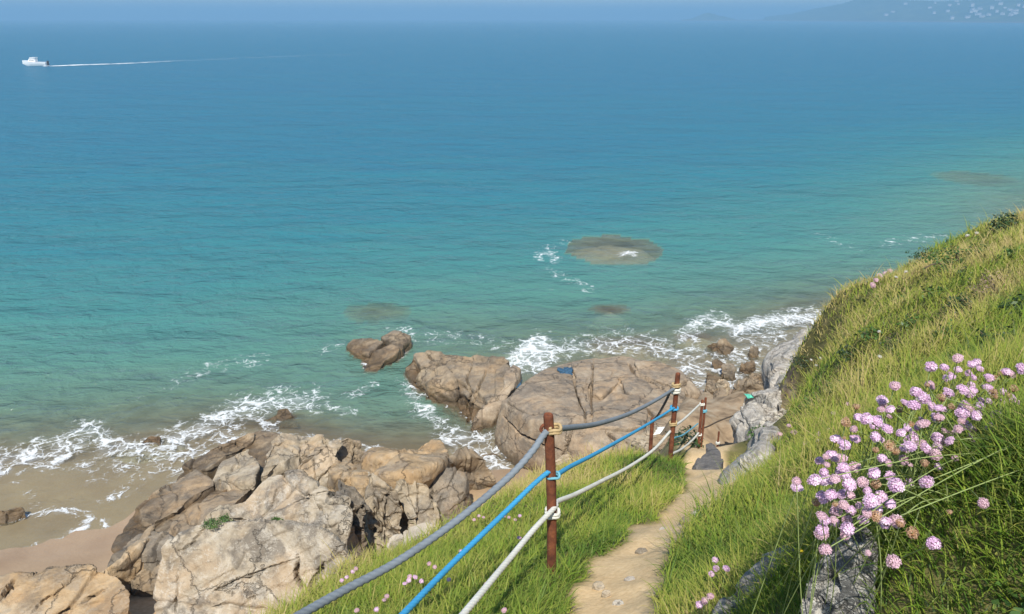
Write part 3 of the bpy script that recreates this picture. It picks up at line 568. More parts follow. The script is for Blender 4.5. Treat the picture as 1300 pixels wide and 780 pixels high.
# tallest solid under every near sea point: gives depth over rocks and the contact with their edges
Vs, Fs, k = [], [], 0
for o, V, Fc in ROCKS:
    if V[:, 2].min() < .6: Vs.append(V); Fs.append(Fc + k); k += len(V)
bvh = BVHTree.FromPolygons(np.vstack(Vs).tolist(), np.vstack(Fs).tolist())
top = bed.copy(); dn = Vector((0, 0, -1)); lz = np.full(len(S), -99.0)
idx = np.nonzero(near)[0]
lz[idx] = land_z(S[idx])
for i in idx:
    h = bvh.ray_cast(Vector((S[i, 0], S[i, 1], 8.0)), dn)
    if h[0] is not None and h[0].z > top[i]: top[i] = h[0].z
top = np.maximum(top, lz)
depth = -top
pxy = to_px(np.column_stack([S, np.zeros(len(S))]))
foam = np.zeros(len(S))
FO = [([(0,588),(60,580),(95,560),(115,548),(150,572),(210,566),(250,548),(300,520),(345,512),(390,508)],13,.85),([(-60,600),(0,588)],13,.8),([(0,575),(60,562),(110,545)],8,.55),([(210,568),(232,590),(225,612)],7,.7),([(130,640),(165,615),(200,600),(240,575)],6,.55),([(60,572),(120,600),(180,590),(240,565)],12,.42),
 ([(300,520),(290,545),(250,575)],10,.6),([(330,530),(350,545),(320,560)],7,.55),([(200,600),(150,590),(100,592)],9,.4),
 ([(-20,664),(0,662),(40,652),(80,647),(108,651),(116,657),(108,668),(82,685),(40,698),(-20,716)],3.6,.85),([(132,662),(136,680)],4,.5),([(90,685),(132,684)],2.5,.4),([(20,610),(40,630),(48,650)],4,.35),
 ([(362,522),(400,512),(445,522)],5,.6),([(380,506),(420,512)],5,.45),([(520,486),(527,510),(545,530),(575,548),(615,556),(645,580)],8,.72),([(590,560),(620,580),(640,610),(650,640)],15,.8),([(560,545),(600,560)],12,.55),
 ([(655,462),(668,448),(684,436),(694,448),(680,462)],13,.95),([(700,452),(730,440),(770,436),(820,440),(860,450),(885,470),(897,492)],11,.66),([(740,430),(800,425),(850,435)],10,.4),
 ([(868,428),(884,412),(905,406),(925,412)],8,.85),([(935,420),(960,410),(1000,405),(1040,404),(1070,398)],9,1.0),([(980,400),(1010,396),(1035,392)],5,.6),([(900,470),(940,450),(980,430)],22,.56),([(880,440),(870,470),(890,485)],12,.55),([(905,455),(930,458)],5,.7),([(930,480),(960,460)],12,.6),
 ([(468,470),(500,455),(515,448)],4,.7),([(440,502),(465,494),(476,488)],4,.6),([(410,445),(432,438)],4,.4),([(490,420),(520,418),(528,428)],5,.4),([(530,432),(570,426),(610,432),(650,440)],7,.42),
 ([(786,323),(797,322),(808,323)],2.2,1.1),([(684,326),(695,320),(705,328)],5,.6),([(700,345),(725,355),(750,368)],5,.4),([(690,312),(720,308)],4,.3),([(235,478),(290,462),(335,455)],6,.38),([(170,505),(230,485)],5,.25),
 ([(1120,310),(1170,303),(1200,300)],5,.3),([(1040,300),(1090,318)],6,.2)]
nm = (S[:, 1] < 90)
for poly, wd, a in FO:
    poly = np.array(poly, float)
    q = pxy[nm, :2]; sc_ = np.array([1, 1.35])
    d, _, _ = seg_dist(q * sc_, poly * sc_)
    foam[nm] = np.maximum(foam[nm], a * (.74 + .26 * (a > .9)) * np.exp(-(d / (wd * (1.7 if a <= .9 else 1.3))) ** 2))
shore = np.exp(-np.abs(depth - .02) / .07) * .5 * sstep(70, 40, S[:, 1]) * (S[:, 0] > -8.5)
foam = np.maximum(foam, shore)
me = mesh_np('sea', np.column_stack([S, sw * np.clip(depth * 1.5, 0, 1)]), grid_faces(NR, NC))
attr(me, 'depth', np.clip(depth, -.5, 30)); attr(me, 'foam', foam)
def mat_sea():
    t = NT('sea_water'); v = t.coord()
    d = t.attr('depth'); fo = t.attr('foam')
    lane = t.noise(t.coord((.012, .05, 1)), 1.0, 5, .6)
    lane2 = t.noise(t.coord((.12, .3, 1)), 1.0, 4, .6)
    dv = t.math('ADD', d, t.math('MULTIPLY', t.math('SUBTRACT', lane2, .5), t.math('MULTIPLY', d, .5)))
    dv = t.math('ADD', dv, t.math('MULTIPLY', t.math('SUBTRACT', lane, .5), t.math('MULTIPLY', d, .55)))
    x = t.math('MULTIPLY', dv, 1 / 12)
    c = t.ramp(x, [(0, (.32,.25,.17)), (.03, (.215,.245,.168)), (.07, (.135,.228,.17)), (.13, (.09,.218,.178)), (.24, (.052,.185,.178)), (.38, (.030,.155,.188)), (.58, (.022,.134,.198)), (.95, (.022,.124,.205))])
    pt = t.n('ShaderNodeNewGeometry').outputs['Position']
    def cs(s, r=0): 
        mp = t.n('ShaderNodeMapping'); mp.inputs['Scale'].default_value = s; mp.inputs['Rotation'].default_value = (0, 0, r); t.l(pt, mp.inputs[0]); return mp.outputs[0]
    w1 = t.noise(cs((.42, .72, 1), .3), 1.0, 3, .55, .3)
    w2 = t.noise(cs((1.2, 1.8, 1), -.25), 1.0, 4, .6, .4)
    w3 = t.noise(cs((5, 8, 1), .2), 1.0, 3, .6)
    w0 = t.noise(cs((.08, .15, 1), .2), 1.0, 3, .55)
    h = t.math('ADD', t.math('ADD', t.math('MULTIPLY', w1, .33), t.math('MULTIPLY', w2, .27)), t.math('ADD', t.math('MULTIPLY', w3, .04), t.math('MULTIPLY', w0, 1.3)))
    nb = t.n('ShaderNodeBump'); nb.inputs['Distance'].default_value = 1.0; t.l(h, nb.inputs['Height'])
    t.inp(nb.inputs['Strength'], t.map(d, 0, .8, .25, 1.0, False))
    nrm = nb.outputs[0]
    body = t.n('ShaderNodeBsdfDiffuse'); t.l(c, body.inputs[0]); t.l(nrm, body.inputs['Normal'])
    tr = t.n('ShaderNodeBsdfTransparent'); tr.inputs[0].default_value = (.86, .93, .90, 1)
    dn_ = t.math('ADD', d, t.math('MULTIPLY', t.math('MULTIPLY', t.math('SUBTRACT', w2, .5), t.map(d, 0, .5)), 1.3))
    op = t.math('SUBTRACT', 1, t.math('POWER', 2.718, t.math('MULTIPLY', t.math('MAXIMUM', dn_, 0), -1.15)), clamp=True)
    op = t.math('ADD', t.math('MULTIPLY', op, .93), .07)
    m1 = t.n('ShaderNodeMixShader'); t.l(op, m1.inputs[0]); t.l(tr.outputs[0], m1.inputs[1]); t.l(body.outputs[0], m1.inputs[2])
    gl = t.n('ShaderNodeBsdfGlossy'); gl.inputs['Roughness'].default_value = .16; gl.inputs[0].default_value = (1, 1, 1, 1); t.l(nrm, gl.inputs['Normal'])
    fr = t.n('ShaderNodeFresnel'); fr.inputs[0].default_value = 1.33; t.l(nrm, fr.inputs['Normal'])
    m2 = t.n('ShaderNodeMixShader'); t.l(t.math('MULTIPLY', fr.outputs[0], .42), m2.inputs[0]); t.l(m1.outputs[0], m2.inputs[1]); t.l(gl.outputs[0], m2.inputs[2])
    # foam: lace of thin threads that closes up where the foam is thick
    wv = t.noise(pt, 1.5, 4, .6, 0, 1)
    wa = t.n('ShaderNodeVectorMath', operation='MULTIPLY_ADD'); t.l(wv, wa.inputs[0]); wa.inputs[1].default_value = (1.1, 1.1, 0); t.l(pt, wa.inputs[2])
    e1 = t.vor(wa.outputs[0], 1.15, 'DISTANCE_TO_EDGE'); e2 = t.vor(wa.outputs[0], 3.4, 'DISTANCE_TO_EDGE')
    n3 = t.noise(pt, 2.2, 6, .65, .5); n4 = t.noise(pt, 11, 4, .7)
    base = t.math('ADD', t.math('MULTIPLY', fo, .9), t.math('MULTIPLY', t.math('SUBTRACT', n3, .5), 1.7))
    wd1 = t.math('MULTIPLY', t.math('MAXIMUM', base, 0.0), .105)
    l1 = t.map(e1, t.math('MULTIPLY', wd1, .35), t.math('ADD', wd1, .004), 1, 0)
    l2 = t.map(e2, t.math('MULTIPLY', wd1, .3), t.math('ADD', t.math('MULTIPLY', wd1, 1.3), .004), 1, 0)
    solid = t.map(t.math('ADD', base, t.math('MULTIPLY', t.math('SUBTRACT', n4, .5), .9)), .95, 1.45)
    gate = t.map(base, .10, .45)
    lace = t.math('MAXIMUM', t.math('MULTIPLY', t.math('MAXIMUM', l1, t.math('MULTIPLY', l2, .8)), gate), solid)
    lace = t.math('MULTIPLY', t.math('MULTIPLY', lace, t.map(fo, .04, .15)), t.map(t.noise(pt, 6, 4, .7), .3, .65, .35, 1.0))
    lace = t.math('ADD', lace, t.math('MULTIPLY', t.map(base, .2, 1.1), .40), clamp=True)
    fd = t.n('ShaderNodeBsdfDiffuse'); fd.inputs[0].default_value = (.72, .75, .76, 1); t.l(t.bump(n4, .5, .05), fd.inputs['Normal'])
    m3 = t.n('ShaderNodeMixShader'); t.l(t.math('MULTIPLY', lace, .88), m3.inputs[0]); t.l(m2.outputs[0], m3.inputs[1]); t.l(fd.outputs[0], m3.inputs[2])
    return t.done(m3.outputs[0])
M['sea'] = mat_sea()
tag(link('sea', me, M['sea']), 'turquoise sea turning deep blue towards the horizon', 'sea', None, 'structure')
# ------------------------------------------------------------------ grass
M_GR = None
def mat_grass(name, stops, dry):
    t = NT(name); a = t.attr('tint'); al = t.attr('along')
    c = t.ramp(a, stops)
    c = t.mix(t.math('MULTIPLY', t.map(al, .45, 1.0), dry), c, (.36, .27, .10))
    geo = t.n('ShaderNodeNewGeometry'); vm = t.n('ShaderNodeVectorMath', operation='MULTIPLY_ADD'); t.l(geo.outputs['Normal'], vm.inputs[0]); vm.inputs[1].default_value = (.55, .55, .55); vm.inputs[2].default_value = (0, 0, .6)
    vn = t.n('ShaderNodeVectorMath', operation='NORMALIZE'); t.l(vm.outputs[0], vn.inputs[0])
    b = t.n('ShaderNodeBsdfPrincipled'); t.l(c, b.inputs['Base Color']); b.inputs['Roughness'].default_value = .5; b.inputs['Specular IOR Level'].default_value = .3; t.l(vn.outputs[0], b.inputs['Normal'])
    tl = t.n('ShaderNodeBsdfTranslucent'); t.l(t.mix(1.0, c, (1.1, 1.15, .5), 'MULTIPLY'), tl.inputs[0])
    m = t.n('ShaderNodeMixShader'); m.inputs[0].default_value = .35; t.l(b.outputs[0], m.inputs[1]); t.l(tl.outputs[0], m.inputs[2])
    return t.done(m.outputs[0])
GREEN = [(0, (.065, .135, .018)), (.3, (.15, .25, .028)), (.55, (.26, .325, .042)), (.78, (.36, .345, .085)), (1, (.50, .40, .18))]
M['grass'] = mat_grass('grass_blades', GREEN, .35)
def blades(base, hgt, wid, lean, az, tint, curl):
    """one mesh of curved tapering blades"""
    n = len(base); K = 4
    tt = np.linspace(0, 1, K)
    dirx = np.stack([np.cos(az), np.sin(az), np.zeros(n)], 1)
    fa = az + rng.uniform(-.9, .9, n) + math.pi / 2
    side = np.stack([np.cos(fa), np.sin(fa), np.zeros(n)], 1)
    V = np.zeros((n, 2 * K - 1, 3)); AL = np.zeros((n, 2 * K - 1))
    for k, s in enumerate(tt):
        ang = lean + curl * s
        hx = hgt * s * np.sin(np.clip(ang, 0, 2.3)) ; hz = hgt * s * np.cos(np.clip(ang * .8, 0, 1.9))
        c = base + dirx * hx[:, None]; c[:, 2] += hz
        wk = wid * (1 - s ** 1.6) * .5
        if k < K - 1:
            V[:, 2 * k] = c - side * wk[:, None]; V[:, 2 * k + 1] = c + side * wk[:, None]; AL[:, 2 * k] = AL[:, 2 * k + 1] = s
        else: V[:, 2 * K - 2] = c; AL[:, 2 * K - 2] = 1
    off = (np.arange(n) * (2 * K - 1))[:, None]
    q = np.concatenate([off + np.array([2 * k, 2 * k + 1, 2 * k + 3, 2 * k + 2]) for k in range(K - 2)])
    tri = off + np.array([2 * K - 4, 2 * K - 3, 2 * K - 2])
    return V.reshape(-1, 3), q, tri, np.repeat(tint, 2 * K - 1), AL.ravel()
# stones and things that keep grass off: footprints
rock_bvh = [(o, BVHTree.FromPolygons(V.tolist(), Fc.tolist()), V) for o, V, Fc in ROCKS if V[:, 2].max() > 2.5]
def under_rock(pts, margin=.0):
    bad = np.zeros(len(pts), bool)
    for o, bv, V in rock_bvh:
        lo, hi = V.min(0), V.max(0)
        m = np.nonzero((pts[:, 0] > lo[0]) & (pts[:, 0] < hi[0]) & (pts[:, 1] > lo[1]) & (pts[:, 1] < hi[1]))[0]
        for i in m:
            h = bv.ray_cast(Vector((pts[i, 0], pts[i, 1], 30)), dn)
            if h[0] is not None and h[0].z > pts[i, 2] - .01 + margin: bad[i] = True
    return bad
def scatter(n, rmin, rmax, rho_pow=1.0):
    a = np.radians(rng.uniform(-44, 44, n)); r = rmin * (rmax / rmin) ** rng.uniform(0, 1, n) if rho_pow == 0 else (rmin ** rho_pow + rng.uniform(0, 1, n) * (rmax ** rho_pow - rmin ** rho_pow)) ** (1 / rho_pow)
    return np.column_stack([r * np.sin(a), r * np.cos(a)])
def grass_field(n):
    xy = np.vstack([scatter(n // 2, .75, 17.5, 0), scatter(n // 2, 1.2, 17.5, 1.1)])
    s, _, _ = seg_dist(xy, EDGE, True)
    ok = inside(xy, EDGE) | (s < np.where((xy[:, 1] > 9.5) & (xy[:, 0] > 3.5), 1.3, .14))
    xy = xy[ok]; pm = path_mask(xy)
    p3 = np.column_stack([xy, np.zeros(len(xy))])
    worn = sstep(.25, .75, fbm(p3 * 1.1 + 31, 3) * .6 + .35)
    keep = rng.uniform(0, 1, len(xy)) > np.clip(pm * 1.6, 0, 1) ** .7
    # gully floor and rocky bank have no grass
    px = to_px(np.column_stack([xy, land_z(xy, False)]))
    gully = (xy[:, 1] > 9.0) & (px[:, 0] < 985) & (px[:, 0] > 500)
    keep &= ~gully
    keep &= ~((px[:, 0] > 868) & (px[:, 0] < 915) & (xy[:, 1] > 6.2) & (xy[:, 1] < 10))
    keep &= ~((px[:, 0] > 900) & (px[:, 0] < 1000 - (xy[:, 1] < 8.6) * 60) & (xy[:, 1] > 7.6) & (xy[:, 1] < 12.5))
    keep &= ~((px[:, 0] > 903) & (px[:, 0] < 950) & (xy[:, 1] > 6.6) & (xy[:, 1] < 10))
    xy = xy[keep]; pm = pm[keep]
    z = land_z(xy); pts = np.column_stack([xy, z - .01])
    bad = under_rock(pts); pts = pts[~bad]; pm = pm[~bad]
    return pts, pm
pts, pm = grass_field(430000)
n = len(pts); D2 = np.linalg.norm(pts - np.array([0, 0, CAMZ]), axis=1)
p3 = pts * np.array([1, 1, 0])
pix = to_px(pts)
left = (seg_dist(pts[:, :2], path_pts)[0] >= 0) & (pix[:, 0] < np.interp(pix[:, 1], [560, 600, 640, 700, 780], [900, 900, 880, 815, 775])) & (pts[:, 1] < 10)
hill = sstep(4, 8, pts[:, 1]) * (~left)
clump = fbm(p3 * .9 + 3, 3); clump2 = fbm(p3 * 3.1 + 40, 3)
hgt = rng.gamma(9, 1 / 9, n) * np.where(left, .105, .15) * (1 + .55 * clump2) * (1 + .25 * hill)
hgt *= 1 - .72 * np.clip(pm * 2.2, 0, 1)
hgt *= 1 - .55 * ((pix[:, 0] > 870) & (pix[:, 0] < 1010) & (pts[:, 1] > 4.8) & (pts[:, 1] < 9))
near_k = sstep(2.3, 1.5, np.hypot(pts[:, 0] - .7, pts[:, 1] - .8)) * (~left)
hgt *= np.clip(1 - .48 * near_k, .3, 1)
for rx_, ry_, rd_ in ((.50, 1.0, .36), (.42, 1.55, .30), (.62, 1.25, .30)):   # low turf around the foreground stones
    hgt *= 1 - .72 * sstep(rd_, rd_ * .5, np.hypot(pts[:, 0] - rx_, pts[:, 1] - ry_))
wid = (.0026 + .00085 * D2) * rng.uniform(.6, 1.3, n)
tint = np.clip(.47 + .42 * clump + .30 * clump2 + rng.normal(0, .15, n) + .22 * hill + .5 * np.clip(pm * 2, 0, 1) - .12 * near_k, 0, 1)
edge_s, _, _ = seg_dist(pts[:, :2], EDGE, True)
tint = np.clip(tint + .28 * sstep(.7, .1, edge_s), 0, 1)
dark = sstep(.25, .6, fbm(p3 * .9 + 80, 3)) * (.35 + .65 * hill)
tint = np.clip(tint - .55 * dark, 0, 1); hgt *= 1 - .35 * dark
wind = math.radians(25)
az = np.where(rng.uniform(0, 1, n) < .45, wind + rng.normal(0, .8, n) + 1.2 * clump, rng.uniform(0, 2 * math.pi, n))
lean = np.abs(rng.normal(.18, .22, n)); curl = np.abs(rng.normal(.65, .4, n)) + .25 * hill
for side_name, msk, lab in (('grass', left, 'yellow green grass on the slope between the fence ropes and the sandy path'), ('grass', ~left, 'long green and straw coloured grass on the right bank and hill')):
    V, q, tri, tn, al = blades(pts[msk], hgt[msk], wid[msk], lean[msk], az[msk], tint[msk], curl[msk])
    me = mesh_np(side_name, V, [q, tri]); attr(me, 'tint', tn); attr(me, 'along', al)
    tag(link(side_name, me, M['grass']), lab, 'grass', None, 'stuff')
# ------------------------------------------------------------------ ropes
def catmull(P0, step):
    P0 = np.asarray(P0, float); Q = np.vstack([2 * P0[0] - P0[1], P0, 2 * P0[-1] - P0[-2]]); out = []
    for i in range(1, len(Q) - 2):
        L = np.linalg.norm(Q[i + 1] - Q[i]); m = max(2, int(L / step))
        for t in np.arange(m) / m:
            a, b, c, d = Q[i - 1], Q[i], Q[i + 1], Q[i + 2]
            out.append(.5 * ((2 * b) + (c - a) * t + (2 * a - 5 * b + 4 * c - d) * t * t + (3 * b - a - 3 * c + d) * t ** 3))
    out.append(Q[-2]); return np.array(out)
def tube(pts, R, strands=3, pitch=None, bulge=.3, seg=18, step=None, taper=None):
    C = catmull(pts, step or R * .6); n = len(C)
    T = np.gradient(C, axis=0); T /= np.linalg.norm(T, axis=1)[:, None]
    up = np.array([0, 0, 1.0]) if abs(T[0, 2]) < .9 else np.array([1.0, 0, 0])
    Nn = np.zeros_like(C); u = up - T[0] * (up @ T[0]); u /= np.linalg.norm(u)
    for i in range(n):
        u = u - T[i] * (u @ T[i]); u /= np.linalg.norm(u); Nn[i] = u
    Bn = np.cross(T, Nn)
    s = np.concatenate([[0], np.cumsum(np.linalg.norm(np.diff(C, axis=0), axis=1))])
    a = np.linspace(0, 2 * math.pi, seg, endpoint=False)
    tw = s / (pitch or R * 7) * 2 * math.pi
    rad = R * (1 + (bulge * np.abs(np.cos(1.5 * (a[None] - tw[:, None] / 1.0))) - bulge * .6 if strands else 0 * a[None] + 0 * tw[:, None]))
    if taper is not None: rad = rad * np.interp(s / s[-1], *taper)[:, None]
    V = C[:, None] + rad[..., None] * (np.cos(a)[None, :, None] * Nn[:, None] + np.sin(a)[None, :, None] * Bn[:, None])
    i = np.arange(n - 1)[:, None] * seg; j = np.arange(seg)[None]; j2 = (j + 1) % seg
    q = np.stack([i + j, i + j2, i + seg + j2, i + seg + j], -1).reshape(-1, 4)
    V = V.reshape(-1, 3); m = len(V); V = np.vstack([V, C[0], C[-1]])
    t1 = np.stack([np.full(seg, m), (np.arange(seg) + 1) % seg, np.arange(seg)], 1)
    b0 = (n - 1) * seg; t2 = np.stack([np.full(seg, m + 1), b0 + np.arange(seg), b0 + (np.arange(seg) + 1) % seg], 1)
    return V, [q, np.vstack([t1, t2])]
def tube_obj(name, pts, R, mat, parent=None, **kw):
    V, Fc = tube(pts, R, **kw); return link(name, mesh_np(name, V, Fc), M[mat], parent)
# posts
def post_pole(h, r, bend=(0, 0), seg=20):
    V = []; prof = [(-.35, 1), (0, 1), (h * .25, .99), (h * .5, 1.01), (h * .75, 1.0), (h - .012, 1.0), (h - .003, .93), (h, .80)]
    prof2 = []
    for (a, ra), (b, rb) in zip(prof[:-1], prof[1:]):
        m = max(1, int((b - a) / .03))
        prof2 += [(a + (b - a) * k / m, ra + (rb - ra) * k / m) for k in range(m)]
    prof2.append(prof[-1]); prof2 += [(h + .001, .62), (h - .015, .60)]
    a = np.linspace(0, 2 * math.pi, seg, endpoint=False)
    for z, k in prof2: V.append(np.stack([np.cos(a) * r * k + bend[0] * (z / h) ** 2, np.sin(a) * r * k + bend[1] * (z / h) ** 2, np.full(seg, z)], 1))
    V = np.vstack(V); nr = len(prof2)
    V += (.025 * r * np.stack([fbm(V * 30 + 5, 2), fbm(V * 30 + 9, 2), np.zeros(len(V))], 1)) * 2
    i = np.arange(nr - 1)[:, None] * seg; j = np.arange(seg)[None]; j2 = (j + 1) % seg
    q = np.stack([i + j, i + j2, i + seg + j2, i + seg + j], -1).reshape(-1, 4)
    m = len(V); V = np.vstack([V, [[bend[0], bend[1], h - .015]]]); b0 = (nr - 1) * seg
    t2 = np.stack([np.full(seg, m), b0 + np.arange(seg), b0 + (np.arange(seg) + 1) % seg], 1)
    return V, [q, t2]
def wrap(r, R, turns, z, rise=.9, wob=.004, phase=0):
    a = np.linspace(0, turns * 2 * math.pi, int(turns * 16)) + phase
    return np.stack([np.cos(a) * (r + R * .8), np.sin(a) * (r + R * .8), z + (a - phase) / (2 * math.pi) * R * 2 * rise + wob * np.sin(3 * a)], 1)
def make_post(base, h, r, label, wraps, bend=(0, 0), bracket=None, group='rusty fence posts along the path'):
    e = empty('fence_post', base); tag(e, label, 'post', group)
    V, Fc = post_pole(h, r, bend); link('pole', mesh_np('pole', V, Fc), M['rust'], e)
    for (z, R, turns, mat, ph) in wraps:
        tube_obj('lashing', wrap(r, R, turns, z, phase=ph), R, mat, e, seg=12, step=R * .8)
    if bracket:
        z, ang = bracket; ca, sa = math.cos(ang), math.sin(ang)
        tube_obj('hook', [(ca * r * .6, sa * r * .6, z), (ca * (r + .025), sa * (r + .025), z + .005), (ca * (r + .04), sa * (r + .04), z + .022), (ca * (r + .028), sa * (r + .028), z + .045), (ca * (r + .008), sa * (r + .008), z + .042)], .0085, 'rust', e, strands=0, seg=10)
    return e
b1 = Pd(700, 725, 3.35); b2 = Pd(851, 582, 7.2); b3 = Pd(885.5, 577, 10.1); b3b = Pd(889.5, 574, 10.25)
h1 = b1[2] * 0 + (Pd(696, 526, 3.35)[2] - b1[2]); h2 = Pd(853, 474, 7.2)[2] - b2[2]; h3 = Pd(887, 508, 10.1)[2] - b3[2]
bx1 = Pd(696, 526, 3.35)[0] - b1[0]
make_post(b1, h1, .0245, 'nearest and thickest rusty post, with yellow lashing near its top', [(Pd(696, 549, 3.35)[2] - b1[2], .008, 2.5, 'lash', 1.0), (Pd(698, 655, 3.35)[2] - b1[2], .0085, 2.2, 'rope_white', 2.0), (Pd(698, 606, 3.35)[2] - b1[2], .0065, 1.1, 'rope_teal', .5)], (bx1, 0), (h1 * .885, math.pi))
make_post(b2, h2, .025, 'rusty post in front of the big slab with ropes tied at three heights', [(h2 * .84, .012, 2, 'lash', 0), (h2 * .78, .014, 2, 'rope_white', 2), (h2 * .40, .010, 2.2, 'lash', 1), (h2 * .58, .012, 1.5, 'rope_blue', 1)], (.01, 0))
make_post(b3, h3, .020, 'left of two thin rusty posts standing together by the dark slabs', [(h3 * .9, .011, 1.8, 'rope_white', 0), (h3 * .35, .010, 1.5, 'rope_white', 0)])
make_post(b3b, Pd(890.5, 505, 10.25)[2] - b3b[2], .017, 'right of two thin rusty posts standing together by the dark slabs', [(.66, .012, 2.0, 'rope_teal', 0)])
b4 = Pd(826, 566, 8.4); make_post(b4, Pd(826, 531, 8.4)[2] - b4[2], .023, 'short rusty stump of a post among the weeds left of the slab post', [])
b5 = Pd(912, 556, 12.2); b5[2] = land_z(b5[None, :2])[0]; make_post(b5, .75, .016, 'thin faded post low in the gully beside the pale boulders', [(.5, .012, 2, 'rope_white', 0)])
b0 = np.array([-.95, 1.35, land_z(np.array([[-.95, 1.35]]))[0]])
# ropes
g1 = Pd(693, 549, 3.33); g2 = Pd(855, 494, 7.18)
r_grey = [Pd(300, 835, 1.75), Pd(345, 803, 1.95), Pd(390, 776, 2.12), Pd(440, 748, 2.3), Pd(500, 716, 2.5), Pd(560, 676, 2.72), Pd(610, 637, 2.92), Pd(650, 602, 3.1), Pd(676, 573, 3.22), Pd(690, 553, 3.31), Pd(700, 546, 3.40), Pd(725, 543, 3.8), Pd(760, 538, 4.5), Pd(800, 525, 5.6), Pd(835, 507, 6.6), Pd(857, 493, 7.22), Pd(862, 491, 7.3)]
tag(tube_obj('rope', r_grey, .0148, 'rope_grey', seg=20), 'thick grey rope, topmost of the three strung along the posts', 'rope', 'ropes strung along the fence posts')
r_blue = [Pd(440, 850, 1.75), Pd(480, 812, 1.95), Pd(512, 780, 2.15), Pd(575, 715, 2.55), Pd(640, 652, 2.98), Pd(680, 613, 3.24), Pd(701, 597, 3.36), Pd(706, 603, 3.42), Pd(725, 592, 3.75), Pd(760, 574, 4.4), Pd(810, 546, 5.8), Pd(840, 528, 6.8), Pd(857, 517, 7.22)]
o = tube_obj('rope', r_blue, .0112, 'rope_blue', seg=18); tag(o, 'bright blue rope, middle of the three strung along the posts', 'rope', 'ropes strung along the fence posts')
r_white = [Pd(525, 855, 1.8), Pd(560, 812, 2.05), Pd(590, 778, 2.25), Pd(640, 718, 2.7), Pd(680, 670, 3.1), Pd(704, 645, 3.34), Pd(708, 637, 3.44), Pd(730, 628, 3.8), Pd(760, 613, 4.4), Pd(800, 592, 5.5), Pd(830, 571, 6.5), Pd(850, 549, 7.16), Pd(857, 541, 7.4), Pd(870, 531, 8.4), Pd(888, 514, 10.08)]
tag(tube_obj('rope', r_white, .0122, 'rope_white', seg=18), 'white rope, lowest of the three strung along the posts', 'rope', 'ropes strung along the fence posts')
tag(tube_obj('rope', [Pd(852, 577, 7.25), Pd(866, 570, 8.2), Pd(878, 560, 9.4), Pd(887, 550, 10.07)], .012, 'rope_white', seg=12), 'short slack white rope low between the slab post and the thin posts', 'rope')
tag(tube_obj('rope', [Pd(856, 556, 7.2), Pd(866, 553, 8.2), Pd(876, 546, 9.3), Pd(886, 538, 10.08)], .009, 'rope_teal', seg=12), 'thin faded blue rope between the slab post and the thin posts', 'rope')
tag(tube_obj('rope', [Pd(889, 545, 10.2), Pd(900, 541, 10.8), Pd(912, 535, 11.6), Pd(930, 528, 12.4)], .011, 'dark_rope', seg=12), 'dark rope running from the thin posts to the pale boulder', 'rope')
tag(tube_obj('rope', [Pd(853, 492, 7.16), Pd(848, 504, 7.1), Pd(842, 516, 7.05), Pd(835, 528, 7.0), Pd(828, 536, 7.0)], .012, 'dark_rope', seg=12), 'dark rope end hanging from the top of the slab post', 'rope')
# frayed light rubbish by the stump
# ------------------------------------------------------------------ slabs
def slab_obj(name, corners, thick, mat, label, cat):
    """quad slab given by four xyz corners (top), rounded a little"""
    bm = bmesh.new(); t = [bm.verts.new(c) for c in corners]; b = [bm.verts.new((c[0], c[1], c[2] - thick)) for c in corners]
    bm.faces.new(t); bm.faces.new(b[::-1])
    for i in range(4): bm.faces.new([t[i], b[i], b[(i + 1) % 4], t[(i + 1) % 4]])
    bmesh.ops.recalc_face_normals(bm, faces=bm.faces)
    bmesh.ops.bevel(bm, geom=bm.edges[:], offset=.02, segments=2, affect='EDGES')
    bmesh.ops.subdivide_edges(bm, edges=[e for e in bm.edges if e.calc_length() > .1], cuts=6, use_grid_fill=True)
    for v in bm.verts:
        v.co += Vector(rng.normal(0, .004, 3))
    return tag(bm_obj(name, bm, M[mat], None, True), label, cat)
# ------------------------------------------------------------------ thrift (sea pinks)
def flower_head(seed, dead=False):
    r = np.random.default_rng(seed); V = []; Q = []; pt = []
    nf = 34 if not dead else 22
    ga = math.pi * (3 - 5 ** .5)
    for k in range(nf):
        zz = 1 - (k + .5) / nf * 1.25; ph = k * ga + r.normal(0, .15)
        rr_ = math.sqrt(max(0, 1 - zz * zz)); n = np.array([rr_ * math.cos(ph), rr_ * math.sin(ph), zz * .85]); n /= np.linalg.norm(n)
        c = n * (.0095 if not dead else .007) * r.uniform(.72, 1.22); c[2] *= .85
        a = np.cross(n, [0, 0, 1.0]); a = a / (np.linalg.norm(a) + 1e-6) if np.linalg.norm(a) > .05 else np.array([1.0, 0, 0]); b = np.cross(n, a)
        R = (.0058 if not dead else .0038) * r.uniform(.8, 1.15); rot = r.uniform(0, 6.28); tv = r.uniform(0, 1)
        for p in range(5):
            t0 = rot + p * 2 * math.pi / 5
            def pt3(ang, rad, lift): return c + (a * math.cos(ang) + b * math.sin(ang)) * rad + n * lift
            i = len(V); lift = r.uniform(.0, .0022)
            V += [pt3(t0, R * .08, 0), pt3(t0 - .42, R * .75, .0010 + lift * .5), pt3(t0 - .22, R, lift), pt3(t0 + .22, R, lift + r.normal(0, .0006)), pt3(t0 + .42, R * .75, .0010 + lift * .5)]
            Q += [[i, i + 1, i + 2, i + 3], [i, i + 3, i + 4, i + 4]]; pt += [tv * .6, tv, tv, tv, tv]
    tr = np.array([q[:3] for q in Q if q[2] == q[3]]); qu = np.array([q for q in Q if q[2] != q[3]])
    tr = np.array([[q[0], q[1], q[2]] for q in Q if q[2] == q[3]])
    me = mesh_np('flower_head', np.array(V), [qu, tr], False); attr(me, 'tint', pt); return me
